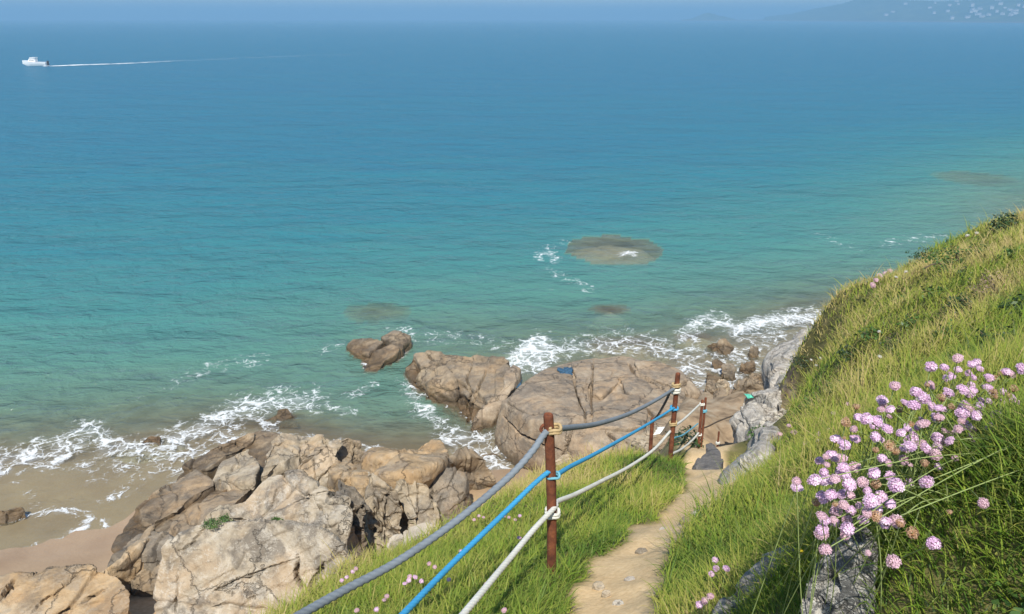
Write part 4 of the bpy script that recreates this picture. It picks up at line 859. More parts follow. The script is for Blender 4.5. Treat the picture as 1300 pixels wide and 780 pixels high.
def calyx(seed):
    r = np.random.default_rng(seed); bm = bmesh.new(); bmesh.ops.create_uvsphere(bm, u_segments=10, v_segments=6, radius=.0062)
    for v in bm.verts:
        v.co.z = v.co.z * .8 - .003
        if v.co.z > 0: v.co.x *= .9; v.co.y *= .9
    me = bpy.data.meshes.new('calyx'); bm.to_mesh(me); bm.free(); return me
def mat_petal(name, stops):
    t = NT(name); c = t.ramp(t.attr('tint'), stops)
    b = t.n('ShaderNodeBsdfPrincipled'); t.l(c, b.inputs['Base Color']); b.inputs['Roughness'].default_value = .6; b.inputs['Specular IOR Level'].default_value = .2
    tl = t.n('ShaderNodeBsdfTranslucent'); t.l(c, tl.inputs[0])
    m = t.n('ShaderNodeMixShader'); m.inputs[0].default_value = .3; t.l(b.outputs[0], m.inputs[1]); t.l(tl.outputs[0], m.inputs[2]); return t.done(m.outputs[0])
M['petal'] = mat_petal('pink_petals', [(0, (.64, .40, .60)), (.5, (.83, .61, .77)), (1, (.93, .80, .89))])
M['petal2'] = mat_petal('faded_pink_petals', [(0, (.62, .40, .48)), (1, (.80, .60, .64))])
M['petal3'] = mat_petal('withered_petals', [(0, (.42, .25, .14)), (1, (.62, .44, .31))])
M['petalw'] = mat_petal('white_petals', [(0, (.7, .7, .62)), (1, (.85, .85, .8))])
M['calyx'] = simple('brown_calyx', (.36, .19, .09), .8, 300)
M['stem'] = simple('pale_green_stem', (.24, .30, .10), .6, 40)
HEADS = {'petal': [flower_head(s) for s in range(5)], 'petal2': [flower_head(s + 20) for s in range(3)], 'petal3': [flower_head(s + 40, True) for s in range(3)], 'petalw': [flower_head(s + 60, True) for s in range(2)]}
for k, l in HEADS.items():
    for m_ in l: m_.materials.append(M[k])
CAL = calyx(1); CAL.materials.append(M['calyx'])
def one_flower(root_obj, root, head, size, mat, bow):
    """stem as part of root_obj, its head as sub-part; coordinates relative to root_obj"""
    root, head = np.array(root), np.array(head); mid = (root * .45 + head * .55) + np.array(bow)
    st = tube_obj('stem', [root, (root + mid) / 2 + np.array(bow) * .3, mid, head], .0011 * size ** .5, 'stem', root_obj, strands=0, seg=5, step=.03)
    d = head - mid; d /= np.linalg.norm(d); d = d * .5 + np.array([0, -.25, .75]) + rng.normal(0, .22, 3)
    q = Vector(d).to_track_quat('Z', 'Y')
    me = random.choice(HEADS[mat])
    h = bpy.data.objects.new('flower_head', me); COL.objects.link(h); h.parent = st
    h.location = head; h.rotation_euler = q.to_euler(); h.scale = (size * rng.uniform(.88, 1.12), size * rng.uniform(.88, 1.12), size * rng.uniform(.55, .95))
    c = bpy.data.objects.new('calyx', CAL); COL.objects.link(c); c.parent = st; c.location = head - np.array(d) / np.linalg.norm(d) * .002 * size
    c.rotation_euler = q.to_euler(); c.scale = (size,) * 3
def narrow_leaves(root_obj, n, spread, length, tint0, name='leaves', center=(0, 0, 0), az0=None):
    b = np.column_stack([rng.normal(0, spread, n), rng.normal(0, spread, n), np.zeros(n)]) + np.array(center)
    w_ = np.array(root_obj.location)
    b[:, 2] = land_z(b[:, :2] + w_[:2]) - w_[2] - .005
    V, q, tri, tn, al = blades(b, rng.uniform(.5, 1.2, n) * length, rng.uniform(.002, .0042, n), np.abs(rng.normal(.45, .3, n)), rng.uniform(0, 6.28, n) if az0 is None else az0 + rng.normal(0, .7, n), np.clip(rng.normal(tint0, .14, n), 0, 1), np.abs(rng.normal(.6, .3, n)))
    me = mesh_np(name, V, [q, tri]); attr(me, 'tint', tn); attr(me, 'along', al); return link(name, me, M['grass'], root_obj)
# main clump: heads read off the photograph's clump, each at its own distance
FL1 = [(1216,455,.9),(1182,466,.95),(1136,490,1.05),(1120,508,.9),(1130,520,.8),(1163,498,1.0),(1172,505,1.05),(1160,515,1.05),(1180,488,.8),(1196,505,1.05),(1205,498,.9),(1223,495,1.15),(1208,516,.8),(1172,538,1.0),(1192,530,.95),(1222,525,1.0),(1230,518,.9),(1240,528,.9),(1226,540,.95),(1216,545,.8),(1113,535,1.0),(1100,532,.9),(1090,530,.85),(1074,536,1.05),(1084,545,.6),(1190,556,.95),(1156,567,1.0),(1176,570,.9),(1129,566,1.0),(1112,552,.9),(1128,545,.7),(1112,571,.7),(1144,550,.7),(1152,545,.7),(1174,588,.85),(1206,560,.7),(1128,588,.6),(1072,565,.95),(1060,583,.6),(1050,590,.55),(1048,580,.5),
 (1085,593,1.05),(1070,600,.9),(1060,608,.9),(1048,606,.85),(1034,610,.9),(1078,615,1.0),(1095,612,.8),(1110,601,.9),(1112,615,1.05),(1138,617,1.15),(1118,632,1.05),(1105,636,.9),(1130,640,.7),(1012,619,.85),(1036,638,1.0),(1045,632,.95),(1055,628,.8),(1072,626,.7),(1062,648,.8),(1060,640,.6),(1043,655,.7),(1058,660,.6),(1044,672,.95),(1090,642,.5),(1075,660,.8),(1076,672,.95),(1112,655,1.2),(1110,645,1.0),(1125,662,.8),(1138,662,1.05),(1143,664,.9),(1158,677,1.05),(1176,612,1.2),(1185,690,.95),(1134,713,1.1),(1048,698,.8),(1248,639,.75),(1155,590,.5),(1072,556,.4),(1206,650,.4),(1102,702,.4)]
FL2 = [(1287,493,1.0),(1280,502,.9),(1290,510,.6),(1254,492,.8),(1262,497,.7),(1265,527,.85),(1284,538,.9),(1296,540,1.0),(1305,532,.9),(1256,483,.5),(1270,474,.7),(1246,470,.4),(1230,472,.4),(1312,505,.9),(1325,520,.9),(1310,560,.8),(1335,545,.9)]
def root_for(xy): return np.array([xy[0], xy[1], land_z(np.array([xy]))[0]])
def thrift(label, FL, rootxy, spread, dfun, nleaf, leaf, group=None):
    R0 = root_for(rootxy); e = empty('thrift_plant', R0); tag(e, label, 'flower', group)
    narrow_leaves(e, nleaf, spread, leaf, .38)
    for (px, py, s) in FL:
        hd = Pd(px, py, dfun(px, py)) - R0
        r0 = np.array([rng.normal(0, spread * .7), rng.normal(0, spread * .7), 0.0])
        # stems rise from the cushion, nearest side first
        r0[:2] += (hd[:2]) * .35; r0[2] = land_z((r0[:2] + R0[:2])[None])[0] - R0[2]
        u = rng.uniform(); mt = 'petal' if u < .70 and s > .6 else ('petal2' if u < .88 else 'petal3')
        one_flower(e, r0, hd, .86 * s * rng.uniform(.95, 1.15), mt, (rng.normal(0, .008), rng.normal(0, .008), .012))
    return e
gz = lambda px, py: None
_fr = np.random.default_rng(21)
for _ in range(17):
    q = FL1[_fr.integers(0, 70)]; FL1.append((q[0] + _fr.normal(0, 14), q[1] + _fr.normal(0, 10), _fr.uniform(.55, .95)))
def d_main(px, py): return float(np.clip(np.interp(py, [440, 500, 560, 620, 680, 730], [1.52, 1.36, 1.2, 1.1, 1.0, .93]) + rng.normal(0, .04), .85, 2))
thrift('large clump of pink thrift flowers leaning over the dark lichen stone', FL1, (.78, 1.32), .13, d_main, 900, .13)
FL3 = []
for k in range(92):
    q = FL1[_fr.integers(0, 41)] if k % 3 else FL1[_fr.integers(41, 70)]; FL3.append((q[0] + _fr.normal(14, 24), q[1] + _fr.normal(-2, 16), _fr.uniform(.55, 1.0)))
for _ in range(22): FL3.append((_fr.uniform(1205, 1300), _fr.uniform(465, 560), _fr.uniform(.6, 1.0)))
FL3 = [q for k, q in enumerate(FL3) if k % 6 != 0 or k > 91]
thrift('paler clump of small pink thrift behind the large leaning clump', FL3, (.85, 1.72), .12, lambda px, py: d_main(px, py) * 1.07, 500, .13)
thrift('smaller clump of pink thrift at the right edge of the picture', FL2, (1.08, 1.55), .10, lambda px, py: float(np.interp(py, [460, 560], [1.5, 1.28])), 400, .13)
def sprig(label, heads, d, group=None, size=1.0, nleaf=40, hh=.11, mat=None):
    c = np.mean([Pd(px, py, d) for px, py in heads], 0); R0 = root_for(c[:2] + np.array([.01, .0]))
    e = empty('thrift_plant', R0); tag(e, label, 'flower', group)
    narrow_leaves(e, nleaf, .02, .06, .4)
    for px, py in heads:
        hd = Pd(px, py, d + rng.normal(0, .01))
        # slide the head along its ray until it stands about hh above the ground
        for _ in range(30):
            g = land_z(hd[None, :2])[0]; e_ = hd[2] - g
            if abs(e_ - hh) < .01: break
            hd = Pd(px, py, max(.5, hd[1] * (1 + (e_ - hh) * .25)))
        r0 = hd + rng.normal(0, .015, 3); r0[2] = land_z(r0[None, :2])[0]
        one_flower(e, r0 - R0, hd - R0, size, mat or ('petal' if rng.uniform() < .6 else 'petal2'), (0, 0, .004))
    return e
sprig('small pink thrift beside the flat grey stone at the bottom', [(895,763),(902,757),(888,768)], 1.75, size=.85)
sprig('mauve thrift above the flat grey stone and left of the dark lichen stone', [(908,711),(903,729),(909,722),(922,722)], 1.9, size=.85)
sprig('faded pink thrift in grass right of the small pale stones', [(1002,541),(1008,549),(990,551)], 6, size=1.9, hh=.14, mat='petal2')
sprig('pale pink thrift in grass above the small pale stones', [(1040,551),(1052,545),(1040,560),(1022,563)], 4.0, size=1.3, hh=.14)
sprig('scattered pink thrift right of the dark tuft on the bank', [(1058,525),(1076,513)], 4.5, size=1.3, hh=.14)
sprig('clump of mauve thrift on the skyline of the grassy hill', [(1112,356),(1117,350),(1108,362),(1124,347),(1130,344)], 14, size=4.2, hh=.22, nleaf=60)
sprig('white flower on the grassy hill nearer the skyline', [(1116,421)], 9, size=2.2, hh=.2, mat='petalw')
sprig('white flower on the grassy hill above the pink clump', [(1117,453)], 6, size=1.8, hh=.2, mat='petalw')
sprig('pale flower on the skyline of the grassy hill', [(1240,296),(1228,299)], 14.5, size=3.5, hh=.2, mat='petalw')
for i, hs in enumerate([[(1023,453),(1030,457)],[(1036,464),(1042,455)],[(1150,345),(1138,352)]]):
    sprig('whitish seed heads in the grass along the left edge of the hill', hs, 11, 'whitish seed heads on the hill edge', size=2.6, hh=.2, mat='petalw')
GL = 'pink thrift dotted in the grass behind the ropes'
for hs in [[(434,737),(440,733)],[(452,722),(448,726)],[(520,732)],[(514,741),(519,737)],[(491,757),(488,762)],[(527,733),(535,738)],[(545,716),(552,720)],[(608,655),(614,657)],[(602,660)],[(640,655),(646,657)],[(659,683)],[(617,742)],[(640,775)],[(453,775)],[(478,774)],[(660,655),(654,660)],[(672,676),(676,672)],[(585,700)],[(570,736)]]:
    sprig('small pink thrift flowers in the grass behind the ropes', hs, 3.6, GL, size=.95, nleaf=20, hh=.13)
YL = sprig('single yellow flower beside the dark lichen stone', [(1017,700)], 1.5, size=.7, nleaf=10, hh=.12, mat='petalw')
M['yellow'] = simple('yellow_petals', (.70, .55, .03), .6)
for st in YL.children:
    for h in st.children:
        if h.name.startswith('flower_head'):
            h.data = h.data.copy(); h.data.materials.clear(); h.data.materials.append(M['yellow'])
# long foreground grass radiating from the lower right
n = 15000
b = np.column_stack([rng.uniform(.5, 1.45, n), rng.uniform(.6, 1.7, n), np.zeros(n)]); b[:, 2] = land_z(b[:, :2])
b = b[~under_rock(b)]; n = len(b)
V, q, tri, tn, al = blades(b, np.where(rng.uniform(0, 1, n) < .05, rng.uniform(.12, .24, n), rng.uniform(.03, .08, n)), rng.uniform(.0018, .0036, n), np.abs(rng.normal(.6, .35, n)), rng.normal(2.5, 1.1, n), np.clip(rng.normal(.24, .2, n), 0, 1), np.abs(rng.normal(.6, .3, n)))
me = mesh_np('grass', V, [q, tri]); attr(me, 'tint', tn); attr(me, 'along', al)
tag(link('grass', me, M['grass']), 'long trailing grass strands at the lower right below the pink clump', 'grass', None, 'stuff')
n = 16000   # short matted turf under the strands
b = np.column_stack([rng.uniform(.3, 1.0, n), rng.uniform(.55, 1.25, n), np.zeros(n)]); b[:, 2] = land_z(b[:, :2]); b = b[~under_rock(b)]; n = len(b)
V, q, tri, tn, al = blades(b, rng.uniform(.02, .06, n), rng.uniform(.002, .0036, n), np.abs(rng.normal(.5, .4, n)), rng.uniform(0, 6.28, n), np.clip(rng.normal(.3, .22, n), 0, 1), np.abs(rng.normal(.7, .4, n)))
me = mesh_np('grass', V, [q, tri]); attr(me, 'tint', tn); attr(me, 'along', al)
tag(link('grass', me, M['grass']), 'short matted turf at the lower right around the dark lichen stone', 'grass', None, 'stuff')
# ------------------------------------------------------------------ shrubs and leafy plants
def leafy(name, loc, n, rad, hgt_, leafl, col, label, cat, group=None, stems=6):
    e = empty(name, loc); tag(e, label, cat, group)
    d = rng.normal(size=(n, 3)); d /= np.linalg.norm(d, axis=1)[:, None]; d[:, 2] = np.abs(d[:, 2])
    r = rng.uniform(.45, 1, n)[:, None]; c = d * r * np.array([rad, rad, hgt_]); c *= (1 + .3 * fbm(d * 2 + n, 2))[:, None]
    nv = d + rng.normal(0, .6, (n, 3)); nv[:, 2] += .4; nv /= np.linalg.norm(nv, axis=1)[:, None]
    a = np.cross(nv, rng.normal(size=(n, 3))); a /= np.linalg.norm(a, axis=1)[:, None]; bb = np.cross(nv, a)
    L = leafl * rng.uniform(.6, 1.3, n)[:, None]
    V = np.stack([c - a * L * .5, c + bb * L * .28 + nv * L * .06, c + a * L * .5, c - bb * L * .28 + nv * L * .06], 1).reshape(-1, 3)
    me = mesh_np('foliage', V, np.arange(n * 4).reshape(-1, 4), False); attr(me, 'tint', np.repeat(rng.uniform(0, 1, n), 4))
    link('foliage', me, col, e)
    Vs, Fs, k = [], [], 0
    for s in range(stems):
        i = rng.integers(n); V_, F_ = tube([np.array([0, 0, -.03]), c[i] * .5 + rng.normal(0, rad * .05, 3), c[i]], max(.002, rad * .02), strands=0, seg=5, step=rad * .2)
        Vs.append(V_); Fs.append((F_[0] + k, F_[1] + k)); k += len(V_)
    link('stems', mesh_np('stems', np.vstack(Vs), [np.vstack([f[0] for f in Fs]), np.vstack([f[1] for f in Fs])]), M['dark_rope'], e)
    return e
def mat_leaf(name, stops):
    t = NT(name); c = t.ramp(t.attr('tint'), stops)
    b = t.n('ShaderNodeBsdfPrincipled'); t.l(c, b.inputs['Base Color']); b.inputs['Roughness'].default_value = .5
    tl = t.n('ShaderNodeBsdfTranslucent'); t.l(c, tl.inputs[0]); m = t.n('ShaderNodeMixShader'); m.inputs[0].default_value = .25
    t.l(b.outputs[0], m.inputs[1]); t.l(tl.outputs[0], m.inputs[2]); return t.done(m.outputs[0])
M['leaf'] = mat_leaf('green_leaves', [(0, (.035, .085, .015)), (1, (.10, .19, .035))])
M['leafd'] = mat_leaf('dark_leaves', [(0, (.018, .04, .012)), (1, (.05, .10, .025))])
M['leafy'] = mat_leaf('dry_flower_leaves', [(0, (.20, .13, .08)), (1, (.42, .32, .22))])
def on_land(px, py, d0):
    d = np.linspace(d0 * .6, d0 * 1.5, 300); Q = np.array([Pd(px, py, x) for x in d]); g = land_z(Q[:, :2])
    k = np.nonzero(Q[:, 2] <= g)[0]; return np.array([Q[k[0], 0], Q[k[0], 1], g[k[0]]]) if len(k) else np.array([*Pd(px, py, d0)[:2], land_z(Pd(px, py, d0)[None, :2])[0]])
leafy('shrub', on_land(1276, 296, 14), 700, .32, .35, .06, M['leafd'], 'dark green bush at the crest of the grassy hill', 'shrub')
leafy('shrub', on_land(1215, 340, 13), 500, .5, .3, .05, M['leaf'], 'green leafy shrub just below the hill crest', 'shrub')
leafy('shrub', on_land(1180, 335, 13), 500, .45, .28, .05, M['leafd'], 'dark low shrub on the skyline of the hill', 'shrub')
leafy('shrub', on_land(1262, 372, 8), 420, .28, .22, .03, M['leafy'], 'dry brown shrub in the grass at the right of the hill', 'shrub')
leafy('shrub', on_land(1240, 392, 7), 600, .35, .16, .035, M['leafd'], 'dark green tussock below the dry brown shrub', 'shrub')
leafy('shrub', on_land(1140, 447, 6.5), 400, .22, .14, .03, M['leafd'], 'dark leafy patch just above the pink clump', 'shrub')
leafy('shrub', on_land(1020, 468, 13), 400, .30, .2, .04, M['leafd'], 'dark tuft at the edge where grass meets the grey rocks', 'shrub')
for px, py, d_ in [(1110,430,11),(1080,455,9.5),(1160,415,9),(1205,430,7),(1230,350,12),(1190,375,11),(1285,330,12),(1270,440,5),(1100,480,7),(1060,495,7.5),(1145,385,12),(1292,395,7.5),(1250,320,13),(1035,520,6.5),(1215,395,9),(1290,300,14)]:
    leafy('weed', on_land(px, py, d_), 130, rng.uniform(.12, .24), rng.uniform(.1, .18), .03 + .002 * d_, M['leaf'] if rng.uniform() < .5 else M['leafd'], 'low leafy green weed among the long grass of the hill', 'weed', 'leafy weeds among the hill grass', 3)
leafy('weed', on_land(868, 563, 9.2), 300, .28, .25, .05, M['leafd'], 'dark weeds at the foot of the slab post', 'weed')
leafy('weed', on_land(1296, 772, 1.0), 40, .045, .035, .02, M['leaf'], 'broad bright green leaf plant in the bottom right corner', 'weed')
leafy('weed', on_land(968, 556, 9.5), 260, .25, .14, .04, M['leaf'], 'green weeds growing against the white grey lichen boulder', 'weed')
# green tufts on the outcrop
tb = {o.name: BVHTree.FromPolygons(V.tolist(), Fc.tolist()) for o, V, Fc in ROCKS}
allb = BVHTree.FromPolygons(np.vstack([V for _, V, _ in ROCKS]).tolist(), np.vstack([Fc + s for (_, _, Fc), s in zip(ROCKS, np.cumsum([0] + [len(V) for _, V, _ in ROCKS[:-1]]))]).tolist())
def on_rock(px, py):
    d = Vector(ray(px, py)).normalized(); h = allb.ray_cast(Vector((0, 0, CAMZ)), d)
    return np.array(h[0]) if h[0] is not None else P(px, py, 1)
for px, py, s, lab in ((270, 666, 1.0, 'long green moss tuft in the crack on the left of the boulder top'), (287, 659, 1.0, 'green moss tuft at the right end of the longer one on the boulder'), (352, 661, .7, 'small round green tuft on the top edge of the largest boulder')):
    leafy('moss_tuft', on_rock(px, py), 500, .17 * s, .09 * s, .03, M['leaf'], lab, 'moss')
# ------------------------------------------------------------------ litter
def crumple(name, loc, w_, h_, mat, label, cat, seed):
    n_ = 26; u, v = np.meshgrid(np.linspace(-.5, .5, n_), np.linspace(-.5, .5, n_)); p = np.column_stack([u.ravel(), v.ravel(), np.zeros(n_ * n_)])
    k = 1 + .45 * fbm(p * 2.3 + seed, 3)
    V = np.column_stack([p[:, 0] * w_ * k, p[:, 1] * h_ * k, .03 + .10 * w_ * np.abs(fbm(p * 4 + seed * 3, 4))])
    V[:, 2] *= 1 - 2 * np.abs(p[:, 1]) ** 1.5
    me = mesh_np(name, V, grid_faces(n_, n_)); o = link(name, me, M[mat]); o.location = loc
    md = o.modifiers.new('thickness', 'SOLIDIFY'); md.thickness = .008
    return tag(o, label, cat)
M['cloth_blue'] = simple('dark_blue_netting', (.035, .085, .14), .8, 20, .5)
M['net_green'] = simple('green_netting', (.10, .46, .33), .7, 20, .4)
M['plastic'] = simple('white_plastic', (.72, .72, .68), .5, 10, .15)
crumple('netting', on_rock(718, 472), .40, .55, 'cloth_blue', 'dark blue scrap of netting lying on the big slab', 'netting', 3)
crumple('netting', P(655, 488, .55), .35, .5, 'cloth_blue', 'dark blue scrap of netting caught in the cleft left of the big slab', 'netting', 8)
crumple('netting', on_rock(950, 503) + np.array([0, -.05, .02]), .16, .2, 'net_green', 'green netting in front of the rounded brown boulder', 'netting', 5)
crumple('netting', on_rock(841, 548) + np.array([0, 0, .02]), .45, .35, 'plastic', 'white scrap of plastic on the rocks left of the slab post', 'litter', 12)
# ------------------------------------------------------------------ boat
def make_boat():
    D = to_px(P(45, 84, 0))[0, 2]; c = P(45, 84, 0.0)
    e = empty('motorboat', c, math.radians(0)); tag(e, 'small white motorboat speeding left across the blue water', 'boat')
    L = 6.0; ns = 22; V = []; 
    sec = 9
    for i in range(ns):
        t = i / (ns - 1); x = -L / 2 + L * t   # bow at -x
        wv = 1.12 * min(1, (t * 2.4) ** .55) * (1 - .12 * max(0, t - .6)); wv = max(wv, .02)
        sheer = 1.30 - .42 * sstep(0, .75, t); keel = -.25 + .75 * max(0, 1 - t * 3.2) ** 1.6
        for j in range(sec):
            a = j / (sec - 1) * 2 - 1; y = wv * np.sign(a) * abs(a) ** .65; z = keel + (sheer - keel) * abs(a) ** 1.8
            V.append((x, y, z))
    V = np.array(V); Fc = grid_faces(ns, sec)
    bmh = bmesh.new(); vs = [bmh.verts.new(v) for v in V]
    for f in Fc: bmh.faces.new([vs[k] for k in f])
    for i in range(ns - 1): bmh.faces.new([vs[i * sec], vs[(i + 1) * sec], vs[(i + 1) * sec + sec - 1], vs[i * sec + sec - 1]])
    bmh.faces.new([vs[(ns - 1) * sec + j] for j in range(sec)])
    bmesh.ops.recalc_face_normals(bmh, faces=bmh.faces)
    bm_obj('hull', bmh, M['boatwhite'], e)
    def box(nm, x0, x1, y, z0, z1, slope, mat, parent=e):
        bm = bmesh.new(); k = []
        for z, s in ((z0, 0), (z1, slope)):
            k += [bm.verts.new(q) for q in ((x0 + s, -y, z), (x1 - s * .4, -y, z), (x1 - s * .4, y, z), (x0 + s, y, z))]
        for f in ((0, 3, 2, 1), (4, 5, 6, 7), (0, 1, 5, 4), (1, 2, 6, 5), (2, 3, 7, 6), (3, 0, 4, 7)): bm.faces.new([k[i] for i in f])
        bmesh.ops.bevel(bm, geom=bm.edges[:], offset=.05, segments=2, affect='EDGES')
        return bm_obj(nm, bm, mat, parent)
    cab = box('cabin', -1.3, .5, .75, .9, 1.75, .45, M['boatwhite'])
    box('window', -1.0, .38, .76, 1.25, 1.55, .2, M['boatglass'], cab)
    box('roof', -.8, .6, .72, 1.92, 2.02, .05, M['boatwhite'])
    for sx in (-.6, .45):
        for sy in (-.6, .6):
            bm = bmesh.new(); bmesh.ops.create_cone(bm, segments=8, radius1=.03, radius2=.03, depth=.6, cap_ends=True, matrix=Matrix.Translation((sx, sy, 1.68))); bm_obj('roof_post', bm, M['boatwhite'], e)
    box('outboard_motor', 2.95, 3.4, .2, .2, 1.25, .06, M['boatdark'])
    return c
M['boatwhite'] = simple('white_gelcoat', (.82, .82, .80), .35); M['boatglass'] = simple('tinted_glass', (.03, .04, .05), .1, spec=.6); M['boatdark'] = simple('dark_engine_cover', (.04, .04, .045), .4)
bc = make_boat()
# wake
wp = np.array([P(56, 84.5, 0), P(75, 84.2, 0), P(100, 83, 0), P(135, 82, 0), P(160, 81, 0), P(210, 78.5, 0), P(280, 75.5, 0), P(360, 72, 0), P(460, 69, 0), P(560, 66, 0)])
C = catmull(wp, 1.5); T = np.gradient(C, axis=0); T /= np.linalg.norm(T, axis=1)[:, None]; N2 = np.stack([-T[:, 1], T[:, 0], 0 * T[:, 0]], 1)
tt = np.linspace(0, 1, len(C)); wdt = 2.0 + 8 * tt ** .6 + 2.2 * fbm(C * .12, 3); rows = []
for k, a in enumerate(np.linspace(-1, 1, 9)):
    q = C + N2 * (a * wdt * .5)[:, None]; q[:, 2] = .04 + .10 * (1 - a * a) * (1 - tt) ; rows.append(q)
Vw = np.stack(rows, 1).reshape(-1, 3)
me = mesh_np('wake', Vw, grid_faces(len(C), 9)[:, ::-1]); attr(me, 'fade', np.repeat(tt, 9)); attr(me, 'across', np.tile(np.linspace(-1, 1, 9), len(C)))
def mat_wake():
    t = NT('wake_foam'); g = t.n('ShaderNodeNewGeometry').outputs['Position']
    n = t.noise(g, .22, 4, .6); f = t.attr('fade'); ac = t.math('ABSOLUTE', t.attr('across'))
    a = t.math('MULTIPLY', t.map(t.math('ADD', t.math('SUBTRACT', n, t.math('MULTIPLY', f, .28)), .06), .34, .60), t.map(ac, .6, 1, 1, 0))
    a = t.math('MULTIPLY', a, t.map(f, .05, .26, .95, .10, False))
    d = t.n('ShaderNodeBsdfDiffuse'); d.inputs[0].default_value = (.8, .84, .86, 1); tr = t.n('ShaderNodeBsdfTransparent')
    m = t.n('ShaderNodeMixShader'); t.l(a, m.inputs[0]); t.l(tr.outputs[0], m.inputs[1]); t.l(d.outputs[0], m.inputs[2]); return t.done(m.outputs[0])
tag(link('wake', me, mat_wake()), 'long white wake trailing behind the motorboat', 'wake', None, 'stuff')
# ------------------------------------------------------------------ far headland
def hill_z(xy):
    r = xy[:, 0] / xy[:, 1]
    ys = np.interp(r, [.28, .34, .42, .52, .66, .85, 1.1], [3300, 3000, 2600, 2200, 1750, 1400, 1100])
    el = np.radians(np.interp(r, [.30, .335, .36, .40, .43, .455, .50, .55, .60, .65, .75, .9, 1.1], [0.02, .25, .55, 1.0, 1.35, 1.2, 1.0, 1.15, 1.35, 1.5, 1.7, 1.7, 1.7]))
    H = np.minimum(11 + (ys + 600) * np.tan(el), 78) * (r > .3)
    t = sstep(0, 620, xy[:, 1] - ys) * sstep(1700, 1100, xy[:, 1] - ys)
    p = np.column_stack([xy, np.zeros(len(xy))])
    return -3 + (H + 3) * t * (1 + .10 * fbm(p * .006, 3)) + (3.5 * np.abs(fbm(p * .045, 4)) + 2.0 * np.abs(fbm(p * .15, 2))) * sstep(.05, .3, t)
rg = np.linspace(.26, 1.05, 420); yg = np.linspace(1100, 4500, 260)
RG, YG = np.meshgrid(rg, yg); HX = np.column_stack([(RG * YG).ravel(), YG.ravel()])
HZ = hill_z(HX)
me = mesh_np('headland', np.column_stack([HX, HZ]), grid_faces(260, 420))
def mat_head():
    t = NT('wooded_headland'); v = t.coord()
    c = t.ramp(t.noise(v, .018, 5, .6), [(.35, (.035, .055, .02)), (.55, (.065, .09, .03)), (.7, (.14, .15, .06))])
    geo = t.n('ShaderNodeNewGeometry'); sx = t.n('ShaderNodeSeparateXYZ'); t.l(geo.outputs['Position'], sx.inputs[0])
    c = t.mix(t.map(sx.outputs[2], 4, 1), c, (.11, .10, .075))
    return t.done(t.pbsdf(c, .95, None, .1))
M['head'] = mat_head()
tag(link('headland', me, M['head']), 'hazy wooded headland dotted with houses on the horizon', 'hill', None, 'structure')
# low islet further left
rg = np.linspace(-1, 1, 60); A2, B2 = np.meshgrid(rg, rg); cx, cy = Pd(902, 22, 3600)[0], 3600.
IX = np.column_stack([(cx + A2 * 135).ravel(), (cy + B2 * 130).ravel()]); rr2 = np.sqrt(A2 ** 2 + B2 ** 2).ravel()
iz = -3 + 40 * np.clip(1 - rr2, 0, 1) ** .8 * (.7 + .5 * fbm(np.column_stack([IX * .015, 0 * IX[:, :1]]), 3))
tag(link('islet', mesh_np('islet', np.column_stack([IX, iz]), grid_faces(60, 60)), M['head']), 'faint low islet left of the headland on the horizon', 'islet', None, 'structure')
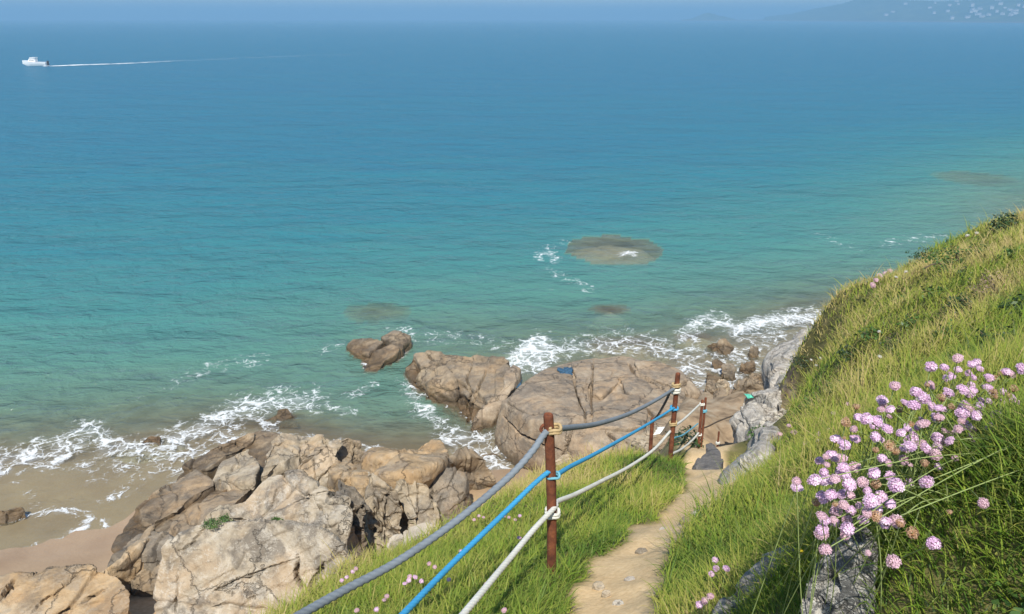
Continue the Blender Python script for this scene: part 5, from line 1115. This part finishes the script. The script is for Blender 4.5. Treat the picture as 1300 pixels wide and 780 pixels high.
# houses on the headland
M['hwall'] = simple('white_render', (.5, .48, .46), .8); M['hroof'] = simple('slate_roof', (.12, .13, .15), .7)
def house_mesh(w_, d_, h_):
    bm = bmesh.new(); k = [bm.verts.new(q) for q in ((-w_, -d_, -2), (w_, -d_, -2), (w_, d_, -2), (-w_, d_, -2), (-w_, -d_, h_), (w_, -d_, h_), (w_, d_, h_), (-w_, d_, h_), (-w_, 0, h_ + d_ * .8), (w_, 0, h_ + d_ * .8))]
    fs = [(0, 1, 5, 4), (2, 3, 7, 6), (1, 2, 6, 9, 5), (3, 0, 4, 8, 7), (4, 5, 9, 8), (6, 7, 8, 9)]
    for i, f in enumerate(fs):
        fc = bm.faces.new([k[j] for j in f]); fc.material_index = 1 if i >= 4 else 0
    bmesh.ops.recalc_face_normals(bm, faces=bm.faces)
    me = bpy.data.meshes.new('white_house'); bm.to_mesh(me); bm.free(); me.materials.append(M['hwall']); me.materials.append(M['hroof']); return me
HM = [house_mesh(7, 4.5, 6), house_mesh(9, 5, 5), house_mesh(6, 5, 8)]
cnt = 0; tries = 0
while cnt < 52 and tries < 4000:
    tries += 1
    px = 1110 + 215 * random.random() ** .7; py = random.uniform(1, 26); r = (px - 650) / 1065
    if px < 1180 and random.random() < .5: continue
    ys_ = np.linspace(1300, 3000, 300); d_ = ray(px, py); pts_ = np.column_stack([d_[0] / d_[1] * ys_, ys_]); g = hill_z(pts_); zr = CAMZ + d_[2] / d_[1] * ys_
    kk = np.nonzero((zr <= g) & (g > 4))[0]
    if not len(kk): continue
    kk = kk[0]; o = bpy.data.objects.new('white_house', random.choice(HM)); COL.objects.link(o)
    o.location = (pts_[kk, 0], pts_[kk, 1], g[kk] + 2); o.rotation_euler = (0, 0, random.uniform(-.6, .6)); s_ = random.uniform(.45, .85); o.scale = (s_,) * 3
    tag(o, 'tiny white house on the distant hazy headland', 'house', 'white houses on the headland'); cnt += 1
# ------------------------------------------------------------------ haze
bm = bmesh.new(); bmesh.ops.create_cube(bm, size=1)
for v in bm.verts: v.co = Vector(((v.co.x) * 36500, 7100 + v.co.y * 14800, (v.co.z + .5) * 120 - 18))
t = NT('sea_haze'); pv = t.n('ShaderNodeVolumePrincipled'); pv.inputs['Color'].default_value = (.27, .475, .655, 1); pv.inputs['Density'].default_value = .0006
pv.inputs['Anisotropy'].default_value = .0
t.l(pv.outputs[0], t.out.inputs['Volume'])
tag(bm_obj('haze', bm, t.m), 'pale blue haze over the sea', 'haze', None, 'stuff')
SC.cycles.volume_bounces = 1; SC.cycles.max_bounces = 8; SC.cycles.transparent_max_bounces = 12
SC.cycles.use_denoising = True
